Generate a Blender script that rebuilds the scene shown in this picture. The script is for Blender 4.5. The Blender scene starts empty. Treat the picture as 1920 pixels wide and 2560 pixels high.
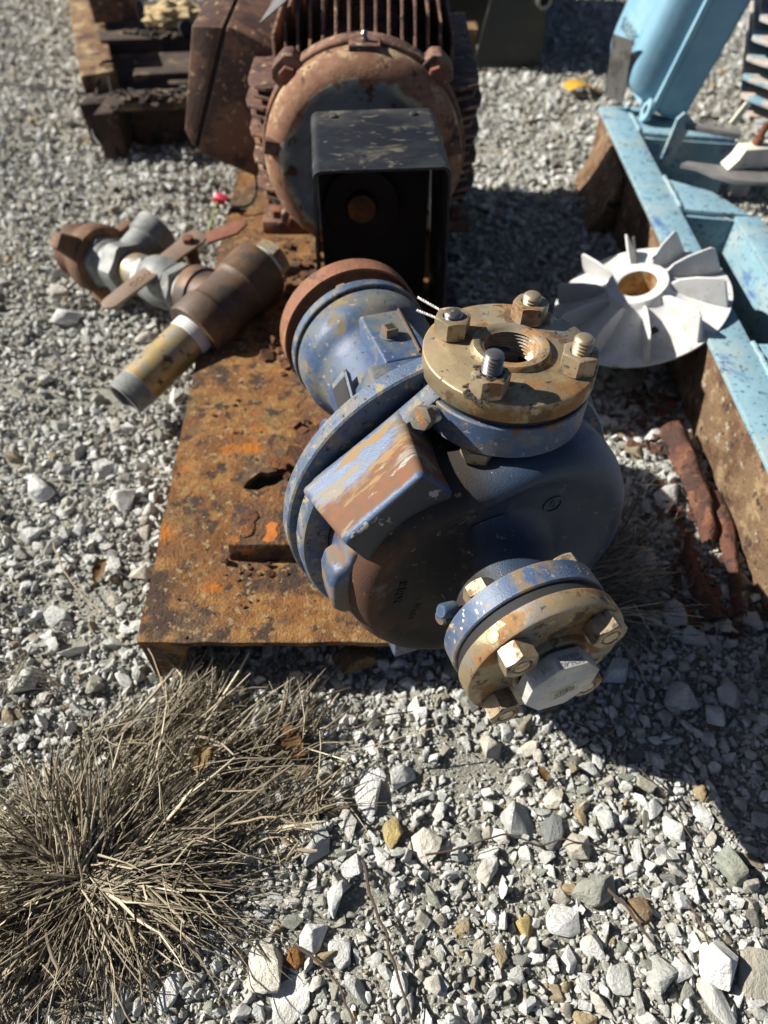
import bpy, bmesh, math, random
import numpy as np
from mathutils import Vector, Matrix, noise as mnoise
from mathutils.geometry import tessellate_polygon

S = bpy.context.scene
COL = S.collection
R = math.radians
random.seed(7)
rng = np.random.default_rng(11)

# ------------------------------------------------------------------ camera, light, exposure
CAM_H, PITCH = 0.70, R(50.37)
cam_d = bpy.data.cameras.new("camera")
cam = bpy.data.objects.new("camera", cam_d)
COL.objects.link(cam)
cam.location = (0, 0, CAM_H)
cam.rotation_euler = (R(90) - PITCH, 0, 0)
cam_d.sensor_fit = 'VERTICAL'
cam_d.sensor_height = 36.0
cam_d.lens = 36.0 * 1780 / 2560
cam_d.clip_start = 0.02
cam_d.clip_end = 300
cam_d.dof.use_dof = True
cam_d.dof.focus_distance = 0.56
cam_d.dof.aperture_fstop = 5.0
S.camera = cam

SUN_EL = R(36)
LDIR = Vector((1.0, -0.20, 0))
LDIR.normalize()
LDIR = LDIR * math.cos(SUN_EL) + Vector((0, 0, -math.sin(SUN_EL)))
w = bpy.data.worlds.new("World")
S.world = w
w.use_nodes = True
nt = w.node_tree
sky = nt.nodes.new('ShaderNodeTexSky')
sky.sky_type = 'NISHITA'
sky.sun_disc = False
sky.air_density = 0.42
sky.dust_density = 0.8
sky.sun_elevation = SUN_EL
sky.sun_rotation = math.atan2(-LDIR.x, -LDIR.y)
bg = nt.nodes['Background']
bg.inputs[1].default_value = 0.05
nt.links.new(sky.outputs[0], bg.inputs[0])

sun_d = bpy.data.lights.new("sun", 'SUN')
sun_d.energy = 5.0
sun_d.angle = R(0.5)
sun_d.color = (1.0, 0.955, 0.87)
sun = bpy.data.objects.new("sun", sun_d)
COL.objects.link(sun)
sun.rotation_euler = LDIR.to_track_quat('-Z', 'Y').to_euler()

S.view_settings.view_transform = 'Standard'
S.view_settings.look = 'None'
S.view_settings.exposure = 0.92
S.view_settings.gamma = 1
S.view_settings.use_curve_mapping = False

# ------------------------------------------------------------------ materials
def N(t, typ, **kw):
    n = t.nodes.new(typ)
    for k, v in kw.items():
        setattr(n, k, v)
    return n


def weather(name, base, layers=(), rough=0.6, metal=0.0, bumps=((60, 0.3, 4),), spec=0.5, var=0.25, vs=25, bump_d=0.002, edge=None):
    """base colour + mottled variation + any number of noise-masked layers
    layer: dict(c, s, lo, hi, [st], [r], [m], [dist], [c2], [grad])"""
    m = bpy.data.materials.new(name)
    m.use_nodes = True
    t = m.node_tree
    b = t.nodes['Principled BSDF']
    L = t.links.new
    tc = N(t, 'ShaderNodeTexCoord')

    def noise(sc, det=6, st=None, off=0.0, rg=0.6, dist=0.0):
        mp = N(t, 'ShaderNodeMapping')
        mp.inputs['Location'].default_value = (off, off * 1.7, off * .6)
        if st:
            mp.inputs['Scale'].default_value = st
        L(tc.outputs['Object'], mp.inputs[0])
        n = N(t, 'ShaderNodeTexNoise')
        n.inputs['Scale'].default_value = sc
        n.inputs['Detail'].default_value = det
        n.inputs['Roughness'].default_value = rg
        n.inputs['Distortion'].default_value = dist
        L(mp.outputs[0], n.inputs['Vector'])
        return n.outputs['Fac']

    def ramp(fac, lo, hi):
        r = N(t, 'ShaderNodeMapRange')
        r.clamp = True
        r.inputs[1].default_value = lo
        r.inputs[2].default_value = hi
        L(fac, r.inputs[0])
        return r.outputs[0]

    def mixc(f, a, c):
        n = N(t, 'ShaderNodeMix', data_type='RGBA')
        L(f, n.inputs[0])
        for sock, v in ((n.inputs[6], a), (n.inputs[7], c)):
            if isinstance(v, tuple):
                sock.default_value = (*v, 1)
            else:
                L(v, sock)
        return n.outputs[2]

    def mixf(f, a, c):
        n = N(t, 'ShaderNodeMix', data_type='FLOAT')
        L(f, n.inputs[0])
        for sock, v in ((n.inputs[2], a), (n.inputs[3], c)):
            if isinstance(v, (int, float)):
                sock.default_value = v
            else:
                L(v, sock)
        return n.outputs[0]
    d = tuple(min(1, x * (1 + var)) for x in base)
    e = tuple(x * (1 - var) for x in base)
    col = mixc(ramp(noise(vs, 7, rg=.7), .3, .7), e, d)
    ro, me = rough, metal
    for i, y in enumerate(layers):
        if 'grad' in y:       # radial or axial wear, and painted shade, on the thing itself: (axis letters, lo, hi, noise amount)
            ax, lo, hi, am, (cx, cy, cz) = y['grad']
            sx = N(t, 'ShaderNodeVectorMath', operation='SUBTRACT')
            L(tc.outputs['Object'], sx.inputs[0])
            sx.inputs[1].default_value = (cx, cy, cz)
            ml = N(t, 'ShaderNodeVectorMath', operation='MULTIPLY')
            L(sx.outputs[0], ml.inputs[0])
            ml.inputs[1].default_value = ax
            ln = N(t, 'ShaderNodeVectorMath', operation='LENGTH')
            L(ml.outputs[0], ln.inputs[0])
            nn = noise(y['s'], 6, y.get('st'), 3.1 * i + 1, .7)
            ad = N(t, 'ShaderNodeMath', operation='MULTIPLY_ADD')
            L(nn, ad.inputs[0])
            ad.inputs[1].default_value = am
            L(ln.outputs['Value'], ad.inputs[2])
            f = ramp(ad.outputs[0], lo + am * .5, hi + am * .5)
        else:
            f = ramp(noise(y['s'], y.get('d', 8), y.get('st'), 3.1 * i + 1, y.get('rg', .65), y.get('dist', 0)), y['lo'], y['hi'])
        c = y['c']
        if 'c2' in y:
            c = mixc(ramp(noise(y['s'] * 4, 5, None, 9.7 + i), .35, .65), y['c'], y['c2'])
        col = mixc(f, col, c)
        if 'r' in y:
            ro = mixf(f, ro, y['r'])
        if 'm' in y:
            me = mixf(f, me, y['m'])
    if edge:              # paint worn off the edges: (colour, width, strength)
        bv = N(t, 'ShaderNodeBevel')
        bv.samples = 4
        bv.inputs['Radius'].default_value = edge[1]
        ge = N(t, 'ShaderNodeNewGeometry')
        dt = N(t, 'ShaderNodeVectorMath', operation='DOT_PRODUCT')
        L(bv.outputs[0], dt.inputs[0])
        L(ge.outputs['Normal'], dt.inputs[1])
        iv = N(t, 'ShaderNodeMath', operation='SUBTRACT')
        iv.inputs[0].default_value = 1.0
        L(dt.outputs['Value'], iv.inputs[1])
        en = ramp(noise(75, 8, None, 21.0, .72), .40, .60)
        em = N(t, 'ShaderNodeMath', operation='MULTIPLY')
        L(ramp(iv.outputs[0], .012, .07), em.inputs[0])
        L(en, em.inputs[1])
        e2 = N(t, 'ShaderNodeMath', operation='MULTIPLY')
        L(em.outputs[0], e2.inputs[0])
        e2.inputs[1].default_value = edge[2]
        col = mixc(e2.outputs[0], col, edge[0])
    L(col, b.inputs['Base Color'])
    for sock, v in ((b.inputs['Roughness'], ro), (b.inputs['Metallic'], me)):
        if isinstance(v, (int, float)):
            sock.default_value = v
        else:
            L(v, sock)
    b.inputs['Specular IOR Level'].default_value = spec
    prev = None
    for (sc, strg, det) in bumps:
        bp = N(t, 'ShaderNodeBump')
        bp.inputs['Strength'].default_value = strg
        bp.inputs['Distance'].default_value = bump_d
        L(noise(sc, det, None, 5.5, .6), bp.inputs['Height'])
        if prev:
            L(prev, bp.inputs['Normal'])
        prev = bp.outputs[0]
    if prev:
        L(prev, b.inputs['Normal'])
    return m


RUST = (0.20, 0.075, 0.025)
RUSTD = (0.085, 0.035, 0.018)
TAN = (0.30, 0.22, 0.12)
M = {}
M['pump'] = weather('blue_pump_paint', (0.038, 0.074, 0.140), [
    dict(c=(0.115, 0.115, 0.10), s=15, lo=.47, hi=.61, r=.8),
    dict(c=(0.035, 0.06, 0.145), s=30, lo=.54, hi=.61),
    dict(c=(.175, .135, .07), c2=(.115, .095, .065), s=24, st=(1, .5, 1), lo=.545, hi=.62, r=.85),
    dict(c=RUST, c2=(.26, .14, .05), s=30, lo=.625, hi=.66, r=.9),
    dict(c=(.27, .21, .12), s=150, lo=.61, hi=.65, r=.8),
    dict(c=(.03, .025, .022), s=190, lo=.62, hi=.66, r=.9)], rough=.46, bumps=((130, .14, 4), (900, .3, 3)), bump_d=.0012, edge=((.24, .20, .14), .0022, .85))
M['pump_rusty_shaded'] = weather('rust_streaked_blue_paint_shaded_front', (0.064, 0.105, 0.195), [
    dict(c=(.14, .14, .14), s=40, st=(.25, .25, 1), lo=.48, hi=.60),
    dict(c=(.165, .12, .065), c2=(.12, .09, .055), s=62, st=(.13, .13, .9), lo=.52, hi=.56, r=.8),
    dict(c=(.18, .075, .034), c2=(.13, .072, .042), grad=((0, 0, 1), .024, .029, .040, (0, 0, 0)), s=30, st=(.4, .4, 1.2), r=.85),
    dict(c=(.24, .155, .07), s=50, st=(.25, .25, 1), lo=.585, hi=.62, r=.85),
    dict(c=(.22, .19, .15), s=60, st=(.2, .2, 1), lo=.58, hi=.62, r=.8),
    dict(c=(.05, .09, .175), grad=((0, 0, 1), .0585, .0615, .012, (0, 0, 0)), s=60, r=.5),
    dict(c=(.018, .028, .046), c2=(.028, .026, .024), grad=((0, 0, 1), .0638, .0645, .001, (0, 0, 0)), s=30, r=.5),  # front face coloured dark to paint in its shade
    dict(c=(.30, .29, .27), s=120, st=(.3, .3, 1), lo=.64, hi=.66)], rough=.48, bumps=((150, .2, 4), (800, .25, 3)), bump_d=.0012, edge=((.26, .22, .16), .0025, .8))
M['casing'] = weather('dark_blue_casing_paint', (0.021, 0.037, 0.066), [
    dict(c=(.026, .018, .013), c2=(.020, .018, .016), grad=((1, 0, 0), .140, .165, .10, (.14, 0, 0)), s=15, r=.85),
    dict(c=(.075, .032, .016), grad=((1, 0, 0), .215, .245, .20, (.14, 0, 0)), s=24, r=.85),
    dict(c=(.035, .055, .12), grad=((1, 1, 0), .118, .124, .03, (0, 0, 0)), s=24, r=.5),
    dict(c=(.10, .098, .088), s=24, lo=.58, hi=.70, r=.8),
    dict(c=(.20, .16, .09), s=110, lo=.63, hi=.67, r=.8)], rough=.46, bumps=((120, .14, 4), (800, .4, 3)), bump_d=.0012, edge=((.10, .09, .075), .0025, .7))
M['boss'] = weather('blue_paint_worn_to_rust', (0.042, 0.072, 0.13), [
    dict(c=(.16, .085, .045), c2=(.13, .10, .07), s=22, lo=.47, hi=.54, r=.85),
    dict(c=(.10, .13, .19), s=50, lo=.56, hi=.61)], rough=.5, bumps=((130, .2, 4), (600, .2, 3)), bump_d=.0012, edge=((.2, .15, .1), .0025, .8))
M['blue_flange'] = weather('flange_blue_with_dirt', (0.044, 0.080, 0.155), [
    dict(c=(.13, .13, .13), s=18, lo=.5, hi=.62),
    dict(c=(.19, .13, .065), c2=(.13, .10, .06), s=20, st=(1, 1, .6), lo=.53, hi=.59, r=.85),
    dict(c=(.19, .08, .03), s=30, lo=.60, hi=.64, r=.9),
    dict(c=(.30, .26, .19), s=160, lo=.61, hi=.64, r=.8)], rough=.48, bumps=((130, .15, 4), (700, .2, 3)), bump_d=.0012, edge=((.25, .20, .13), .0018, .85))
M['ring'] = weather('worn_blue_rim_paint', (0.056, 0.090, 0.148), [
    dict(c=(.16, .155, .14), s=35, lo=.48, hi=.61, r=.8),
    dict(c=(.055, .085, .18), s=50, lo=.55, hi=.61),
    dict(c=(.24, .195, .125), s=85, lo=.565, hi=.61, r=.8),
    dict(c=(.06, .035, .024), s=210, lo=.58, hi=.63, r=.9)], rough=.5, bumps=((200, .25, 4), (800, .4, 3)), bump_d=.0012, edge=((.22, .19, .14), .0018, .8))
M['gold'] = weather('corroded_gold_steel', (0.28, 0.215, 0.125), [
    dict(c=(.225, .21, .185), s=17, lo=.49, hi=.58, m=.35),
    dict(c=(.21, .095, .034), c2=(.28, .155, .058), s=21, lo=.51, hi=.57, r=.8, m=.1),
    dict(c=(.46, .38, .23), s=36, lo=.55, hi=.61, m=.6, r=.35),
    dict(c=(.12, .07, .034), s=50, lo=.56, hi=.61, r=.8, m=.1),
    dict(c=(.04, .03, .024), s=130, lo=.61, hi=.65, r=.9, m=0.)], rough=.46, metal=.4, bumps=((150, .18, 4), (800, .25, 3)), bump_d=.001, edge=((.55, .48, .34), .0014, .75))
M['nut'] = weather('weathered_steel_nut', (0.30, 0.24, 0.155), [
    dict(c=(.20, .10, .042), s=55, lo=.51, hi=.59, r=.8, m=.15),
    dict(c=(.38, .33, .25), s=70, lo=.55, hi=.62),
    dict(c=(.08, .055, .036), s=110, lo=.56, hi=.62, r=.8, m=.1)], rough=.48, metal=.5, bumps=((250, .25, 3),), bump_d=.0008, edge=((.55, .50, .42), .0011, .8))
M['nut_dark'] = weather('dark_steel_nut', (0.25, 0.20, 0.14), [
    dict(c=(.19, .09, .04), s=60, lo=.5, hi=.65, r=.8, m=.2)], rough=.5, metal=.6, bumps=((200, .2, 3),), bump_d=.0008)
M['stud'] = weather('bright_stud_steel', (0.27, 0.26, 0.245), [
    dict(c=(.2, .17, .13), s=120, lo=.6, hi=.7)], rough=.32, metal=.85, bumps=((300, .1, 2),), bump_d=.0005)
M['stud_gold'] = weather('tarnished_stud_steel', (0.45, 0.36, 0.24), [
    dict(c=(.22, .13, .06), s=120, lo=.55, hi=.68, r=.7)], rough=.4, metal=.7, bumps=((300, .1, 2),), bump_d=.0005)
M['dirt'] = weather('black_greasy_dirt', (0.025, 0.021, 0.018), [dict(c=(.06, .045, .03), s=200, lo=.55, hi=.65)], rough=.9, bumps=((300, .8, 4),))
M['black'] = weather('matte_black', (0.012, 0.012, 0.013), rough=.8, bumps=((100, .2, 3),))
M['plug'] = weather('grey_pvc', (0.36, 0.365, 0.37), [dict(c=(.50, .47, .41), s=38, lo=.5, hi=.6), dict(c=(.30, .27, .22), s=160, lo=.60, hi=.64)], rough=.42, bumps=((150, .06, 3),), bump_d=.001)
M['label'] = weather('dull_gold_label', (0.42, 0.39, 0.30), rough=.5, bumps=())
M['ink'] = weather('black_ink', (0.02, 0.02, 0.02), rough=.6, bumps=())
M['ink_grey'] = weather('grey_ink', (0.17, 0.17, 0.17), rough=.6, bumps=())
M['plate'] = weather('flaking_rusted_plate', (0.19, 0.083, 0.027), [
    dict(c=(.125, .080, .045), c2=(.09, .06, .04), s=9, lo=.47, hi=.59),
    dict(c=(.30, .165, .055), c2=(.25, .115, .034), s=24, lo=.49, hi=.58),
    dict(c=(.165, .13, .055), s=11, lo=.59, hi=.70),
    dict(c=(.075, .045, .03), c2=(.05, .032, .024), s=13, lo=.555, hi=.615),
    dict(c=(.06, .036, .025), s=36, lo=.55, hi=.60),
    dict(c=(.30, .215, .11), s=120, lo=.575, hi=.63),
    dict(c=(.38, .125, .018), s=15, lo=.60, hi=.66),
    dict(c=(.025, .018, .014), s=60, lo=.66, hi=.68)], rough=.85, spec=.3, var=.35, bumps=((40, .8, 6), (130, 1., 6), (500, .7, 3)), bump_d=.004, edge=((.12, .055, .022), .004, .8))
M['pedestal'] = weather('dark_brown_pitted_rust', (0.115, 0.060, 0.030), [
    dict(c=(.19, .09, .032), s=26, lo=.5, hi=.6), dict(c=(.055, .034, .026), s=40, lo=.53, hi=.61), dict(c=(.36, .12, .018), s=22, lo=.60, hi=.65)], rough=.9, spec=.3, bumps=((60, .8, 6), (220, 1., 5)), bump_d=.004)
M['plate_far'] = weather('dark_scaly_rust', (0.11, 0.048, 0.026), [
    dict(c=(.21, .085, .03), s=25, lo=.5, hi=.6), dict(c=(.05, .03, .022), s=45, lo=.54, hi=.62),
    dict(c=(.30, .23, .15), s=60, lo=.60, hi=.65)], rough=.9, spec=.3, bumps=((90, .8, 6), (350, .8, 4)), bump_d=.004)
M['rust_orange'] = weather('fresh_orange_rust', (0.42, 0.13, 0.02), [dict(c=(.2, .08, .03), s=60, lo=.5, hi=.62)], rough=.95, bumps=((200, .8, 5),))
M['rust_ring'] = weather('red_brown_rust', (0.20, 0.085, 0.045), [
    dict(c=(.26, .12, .05), s=40, lo=.5, hi=.65), dict(c=(.09, .045, .03), s=60, lo=.58, hi=.68)], rough=.8, bumps=((250, .5, 4),))
M['motor'] = weather('rusted_motor_iron', (0.095, 0.044, 0.030), [
    dict(c=(.225, .125, .082), c2=(.15, .075, .05), s=15, lo=.48, hi=.56, r=.85),
    dict(c=(.215, .088, .034), s=22, lo=.56, hi=.61, r=.9),
    dict(c=(.042, .022, .017), s=30, lo=.53, hi=.59),
    dict(c=(.40, .28, .16), s=70, lo=.60, hi=.645)], rough=.75, bumps=((90, .5, 5), (400, .5, 4)), edge=((.32, .21, .13), .0025, .6))
M['motor_bell'] = weather('bell_paint_with_rusty_rim', (0.135, 0.160, 0.175), [
    dict(c=(.10, .11, .115), s=14, lo=.5, hi=.62),
    dict(c=(.32, .30, .22), grad=((1, 0, 1), .108, .117, .06, (0, 0, .15)), s=26, r=.8),
    dict(c=(.165, .072, .038), c2=(.24, .125, .07), grad=((1, 0, 1), .113, .119, .07, (0, 0, .15)), s=22, r=.85),
    dict(c=(.34, .25, .14), grad=((1, 0, 1), .144, .154, .14, (0, 0, .15)), s=34, r=.85),
    dict(c=(.07, .03, .018), s=30, lo=.57, hi=.61, r=.9)], rough=.6, bumps=((60, .4, 5), (300, .4, 4)))
M['guard'] = weather('black_guard_paint', (0.010, 0.0115, 0.015), [
    dict(c=(.034, .035, .035), s=8, st=(1, 1.5, 1), lo=.47, hi=.66, r=.65),
    dict(c=(.15, .128, .095), c2=(.07, .066, .055), s=14, st=(.7, 1.3, 1), lo=.555, hi=.66, dist=.6, r=.85),
    dict(c=(.10, .09, .075), s=90, st=(.5, 1, 1), lo=.60, hi=.66, r=.8)], rough=.5, spec=.3, bumps=((60, .06, 3),), edge=((.09, .085, .08), .0022, .8))
M['jbox'] = weather('rusted_box_enamel', (0.072, 0.037, 0.025), [
    dict(c=(.17, .085, .048), s=16, lo=.50, hi=.58), dict(c=(.045, .025, .018), s=30, lo=.55, hi=.63),
    dict(c=(.42, .29, .15), s=90, st=(1, .4, 1), lo=.60, hi=.64)], rough=.6, bumps=((120, .3, 4),), edge=((.36, .25, .15), .003, .85))
M['galv'] = weather('dull_galvanised_iron', (0.20, 0.21, 0.205), [
    dict(c=(.13, .135, .13), s=40, lo=.48, hi=.60), dict(c=(.29, .285, .25), s=26, lo=.54, hi=.62)], rough=.6, metal=.15, bumps=((150, .2, 4),), bump_d=.001, edge=((.36, .35, .32), .0018, .8))
M['brass'] = weather('tarnished_pipe_metal', (0.40, 0.30, 0.14), [
    dict(c=(.31, .285, .24), s=22, lo=.48, hi=.58), dict(c=(.17, .085, .035), s=15, lo=.53, hi=.61, r=.75, m=.2),
    dict(c=(.09, .05, .03), s=60, lo=.58, hi=.63, r=.8, m=.1)], rough=.42, metal=.5, bumps=((120, .15, 4),), bump_d=.001)
M['tape'] = weather('white_thread_tape', (0.62, 0.62, 0.60), rough=.5, var=.1, bumps=((30, .3, 3),), bump_d=.001)
M['bronze'] = weather('brown_cast_iron', (0.085, 0.055, 0.037), [
    dict(c=(.18, .095, .042), s=12, lo=.48, hi=.62), dict(c=(.045, .040, .042), s=20, lo=.53, hi=.63)], rough=.6, metal=.2, bumps=((200, .3, 4),), bump_d=.001, edge=((.20, .11, .055), .003, .7))
M['union'] = weather('rusty_union_iron', (0.12, 0.062, 0.035), [
    dict(c=(.27, .13, .04), s=24, lo=.52, hi=.66), dict(c=(.05, .035, .03), s=30, lo=.58, hi=.7)], rough=.8, bumps=((200, .5, 4),))
M['lever'] = weather('brown_lever_steel', (0.20, 0.145, 0.105), [dict(c=(.28, .15, .06), s=40, lo=.58, hi=.68)], rough=.55, metal=.2, bumps=((250, .2, 3),), bump_d=.001, edge=((.32, .19, .08), .0018, .9))
M['lblue'] = weather('light_blue_machine_paint', (0.20, 0.335, 0.40), [
    dict(c=(.28, .36, .37), s=11, lo=.5, hi=.62),
    dict(c=(.045, .095, .28), c2=(.10, .19, .33), s=22, st=(1, .5, 1), lo=.575, hi=.66, dist=.5, r=.6),
    dict(c=(.06, .12, .20), s=140, lo=.585, hi=.615),
    dict(c=(.05, .08, .12), s=60, lo=.635, hi=.655),
    dict(c=(.30, .19, .09), c2=(.18, .09, .035), s=26, lo=.665, hi=.68, r=.9)], rough=.5, bumps=((80, .2, 4), (300, .2, 3)), var=.15, edge=((.30, .22, .13), .0022, .75))
M['lblue_clean'] = weather('light_blue_motor_paint', (0.175, 0.33, 0.43), [
    dict(c=(.23, .39, .47), s=9, lo=.5, hi=.65), dict(c=(.25, .11, .035), s=14, st=(1, 1, .25), lo=.655, hi=.67, r=.9)], rough=.42, bumps=((60, .1, 3),), var=.08, edge=((.40, .52, .58), .0025, .6))
M['fin_tip'] = weather('bare_fin_metal', (0.50, 0.43, 0.38), [dict(c=(.20, .34, .42), s=24, lo=.5, hi=.54), dict(c=(.2, .1, .05), s=90, lo=.60, hi=.64)], rough=.5, metal=.2)
M['web_rust'] = weather('sandy_rust_web', (0.17, 0.105, 0.055), [
    dict(c=(.10, .05, .025), s=18, lo=.48, hi=.58), dict(c=(.27, .19, .10), s=30, lo=.54, hi=.61), dict(c=(.045, .028, .02), s=45, lo=.57, hi=.62), dict(c=(.33, .30, .25), s=60, lo=.62, hi=.66)], rough=.95, bumps=((60, .8, 5), (200, 1., 5)), bump_d=.004)
M['fan'] = weather('white_fan_plastic', (0.56, 0.555, 0.545), [dict(c=(.42, .40, .36), s=16, lo=.5, hi=.64), dict(c=(.34, .32, .28), s=70, lo=.60, hi=.66), dict(c=(.26, .23, .19), s=180, lo=.64, hi=.67)], rough=.5, var=.06, bumps=((50, .08, 3),))
M['fan_bore'] = weather('rust_stained_plastic', (0.45, 0.33, 0.18), [dict(c=(.25, .11, .03), s=30, lo=.45, hi=.6)], rough=.7)
M['bed'] = weather('tan_rusted_beam', (0.235, 0.140, 0.062), [
    dict(c=(.14, .07, .034), s=14, lo=.49, hi=.58), dict(c=(.06, .037, .026), s=30, lo=.54, hi=.60), dict(c=(.38, .27, .14), s=20, lo=.54, hi=.61)], rough=.9, bumps=((70, .8, 5), (220, .8, 4)), bump_d=.004)
M['bed_dark'] = weather('dark_rust', (0.048, 0.030, 0.022), [
    dict(c=(.14, .095, .055), s=18, lo=.53, hi=.62), dict(c=(.02, .017, .015), s=30, lo=.52, hi=.62)], rough=.95, bumps=((90, .8, 5),))
M['foam'] = weather('crumbling_cream_foam', (0.50, 0.38, 0.20), [dict(c=(.2, .13, .06), s=40, lo=.52, hi=.64)], rough=.95, bumps=((120, 1., 5),))
M['skid'] = weather('black_green_steel', (0.022, 0.026, 0.024), [
    dict(c=(.055, .042, .024), s=7, lo=.52, hi=.7), dict(c=(.03, .07, .05), s=30, lo=.66, hi=.72)], rough=.55)
M['yellow'] = weather('faded_yellow_strap', (0.50, 0.28, 0.02), [dict(c=(.25, .13, .03), s=40, st=(.3, 1, 1), lo=.5, hi=.65)], rough=.6)
M['red'] = weather('red_wire_cap', (0.45, 0.02, 0.05), rough=.45)
M['wire'] = weather('black_wire_rubber', (0.012, 0.012, 0.012), rough=.5, bumps=())
M['wire_yg'] = weather('yellow_green_wire', (0.30, 0.33, 0.10), rough=.5, bumps=())
M['string'] = weather('pale_twisted_wire', (0.62, 0.60, 0.55), rough=.45, metal=.3, bumps=())
M['debris'] = weather('flaky_red_rust', (0.105, 0.042, 0.027), [
    dict(c=(.055, .028, .021), s=20, lo=.48, hi=.58), dict(c=(.17, .075, .04), s=40, lo=.54, hi=.61), dict(c=(.025, .017, .014), s=70, lo=.58, hi=.63)], rough=.95, bumps=((70, .8, 5), (220, 1., 5)), bump_d=.004)
M['whiteblock'] = weather('chipped_cream_paint', (0.58, 0.55, 0.45), [dict(c=(.2, .2, .18), s=30, lo=.62, hi=.68)], rough=.6)
M['greybar'] = weather('bare_grey_steel', (0.23, 0.22, 0.21), [dict(c=(.14, .09, .06), s=30, lo=.58, hi=.7)], rough=.5, metal=.4)
M['tag'] = weather('grey_data_plate', (0.11, 0.105, 0.10), [dict(c=(.06, .055, .05), s=40, lo=.5, hi=.6)], rough=.65, metal=.0)
M['leaf'] = weather('dead_leaf', (0.22, 0.115, 0.045), [dict(c=(.32, .19, .08), s=60, lo=.5, hi=.65)], rough=.8)
M['leaf_y'] = weather('ochre_dead_leaf', (0.33, 0.22, 0.09), [dict(c=(.25, .12, .04), s=60, lo=.55, hi=.65)], rough=.8)
M['twig'] = weather('dark_twig', (0.07, 0.048, 0.034), rough=.9)
M['twig_pale'] = weather('pale_dry_stem', (0.33, 0.26, 0.17), rough=.9)
M['bolt_rust'] = weather('red_rust_bolt', (0.16, 0.06, 0.032), [dict(c=(.12, .045, .025), s=90, lo=.5, hi=.62)], rough=.9)


def stone_material(name, cols, fixed=None):
    m = bpy.data.materials.new(name)
    m.use_nodes = True
    t = m.node_tree
    b = t.nodes['Principled BSDF']
    L = t.links.new
    tc = N(t, 'ShaderNodeTexCoord')
    oi = N(t, 'ShaderNodeObjectInfo')
    cr = N(t, 'ShaderNodeValToRGB')
    el = cr.color_ramp.elements
    cr.color_ramp.interpolation = 'LINEAR'
    while len(el) > 1:
        el.remove(el[-1])
    el[0].position = 0
    el[0].color = (*cols[0][1], 1)
    acc = cols[0][0]
    for wgt, c in cols[1:]:
        e = el.new(acc)
        e.color = (*c, 1)
        acc += wgt
    L(oi.outputs['Random'], cr.inputs[0])
    vm = N(t, 'ShaderNodeVectorMath', operation='ADD')
    cmb = N(t, 'ShaderNodeCombineXYZ')
    mm = N(t, 'ShaderNodeMath', operation='MULTIPLY')
    L(oi.outputs['Random'], mm.inputs[0])
    mm.inputs[1].default_value = 37.0
    for k in range(3):
        L(mm.outputs[0], cmb.inputs[k])
    L(tc.outputs['Object'], vm.inputs[0])
    L(cmb.outputs[0], vm.inputs[1])
    n1 = N(t, 'ShaderNodeTexNoise')
    n1.inputs['Scale'].default_value = 2.2
    n1.inputs['Detail'].default_value = 8
    n1.inputs['Roughness'].default_value = .7
    L(vm.outputs[0], n1.inputs['Vector'])
    mr = N(t, 'ShaderNodeMapRange')
    mr.inputs[1].default_value = .3
    mr.inputs[2].default_value = .7
    mr.inputs[3].default_value = .70
    mr.inputs[4].default_value = 1.18
    L(n1.outputs['Fac'], mr.inputs[0])
    mx = N(t, 'ShaderNodeVectorMath', operation='SCALE')
    L(cr.outputs[0], mx.inputs[0])
    L(mr.outputs[0], mx.inputs['Scale'])
    # dusty ochre stain on some faces
    n2 = N(t, 'ShaderNodeTexNoise')
    n2.inputs['Scale'].default_value = 1.1
    n2.inputs['Detail'].default_value = 6
    L(vm.outputs[0], n2.inputs['Vector'])
    mr2 = N(t, 'ShaderNodeMapRange')
    mr2.inputs[1].default_value = .56
    mr2.inputs[2].default_value = .72
    mr2.inputs[4].default_value = .6
    L(n2.outputs['Fac'], mr2.inputs[0])
    mi = N(t, 'ShaderNodeMix', data_type='RGBA')
    L(mr2.outputs[0], mi.inputs[0])
    L(mx.outputs[0], mi.inputs[6])
    mi.inputs[7].default_value = (.30, .27, .20, 1)
    L(mi.outputs[2], b.inputs['Base Color'])
    b.inputs['Roughness'].default_value = .85
    b.inputs['Specular IOR Level'].default_value = .3
    n3 = N(t, 'ShaderNodeTexNoise')
    n3.inputs['Scale'].default_value = 7
    n3.inputs['Detail'].default_value = 6
    n3.inputs['Roughness'].default_value = .7
    L(vm.outputs[0], n3.inputs['Vector'])
    bp = N(t, 'ShaderNodeBump')
    bp.inputs['Strength'].default_value = .55
    bp.inputs['Distance'].default_value = .06
    L(n3.outputs['Fac'], bp.inputs['Height'])
    L(bp.outputs[0], b.inputs['Normal'])
    return m


GRAVEL_COLS = [(.22, (.61, .62, .585)), (.27, (.76, .765, .735)), (.14, (.44, .45, .41)), (.14, (.80, .80, .775)), (.07, (.50, .46, .37)),
               (.08, (.28, .30, .255)), (.04, (.60, .56, .48)), (.035, (.18, .185, .175)), (.005, (.42, .32, .18))]
M['stone'] = stone_material('crushed_stone', GRAVEL_COLS)
for nm, c in (('white', (.76, .76, .73)), ('cream', (.70, .66, .55)), ('grey', (.50, .51, .48)), ('darkgrey', (.20, .21, .205)),
              ('yellow', (.52, .40, .17)), ('brown', (.25, .17, .10)), ('beige', (.50, .47, .39)), ('orange', (.26, .12, .035)), ('green', (.33, .36, .30))):
    M['stone_' + nm] = stone_material(nm + '_stone', [(.5, c), (.5, tuple(x * 1.06 for x in c))])


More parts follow.
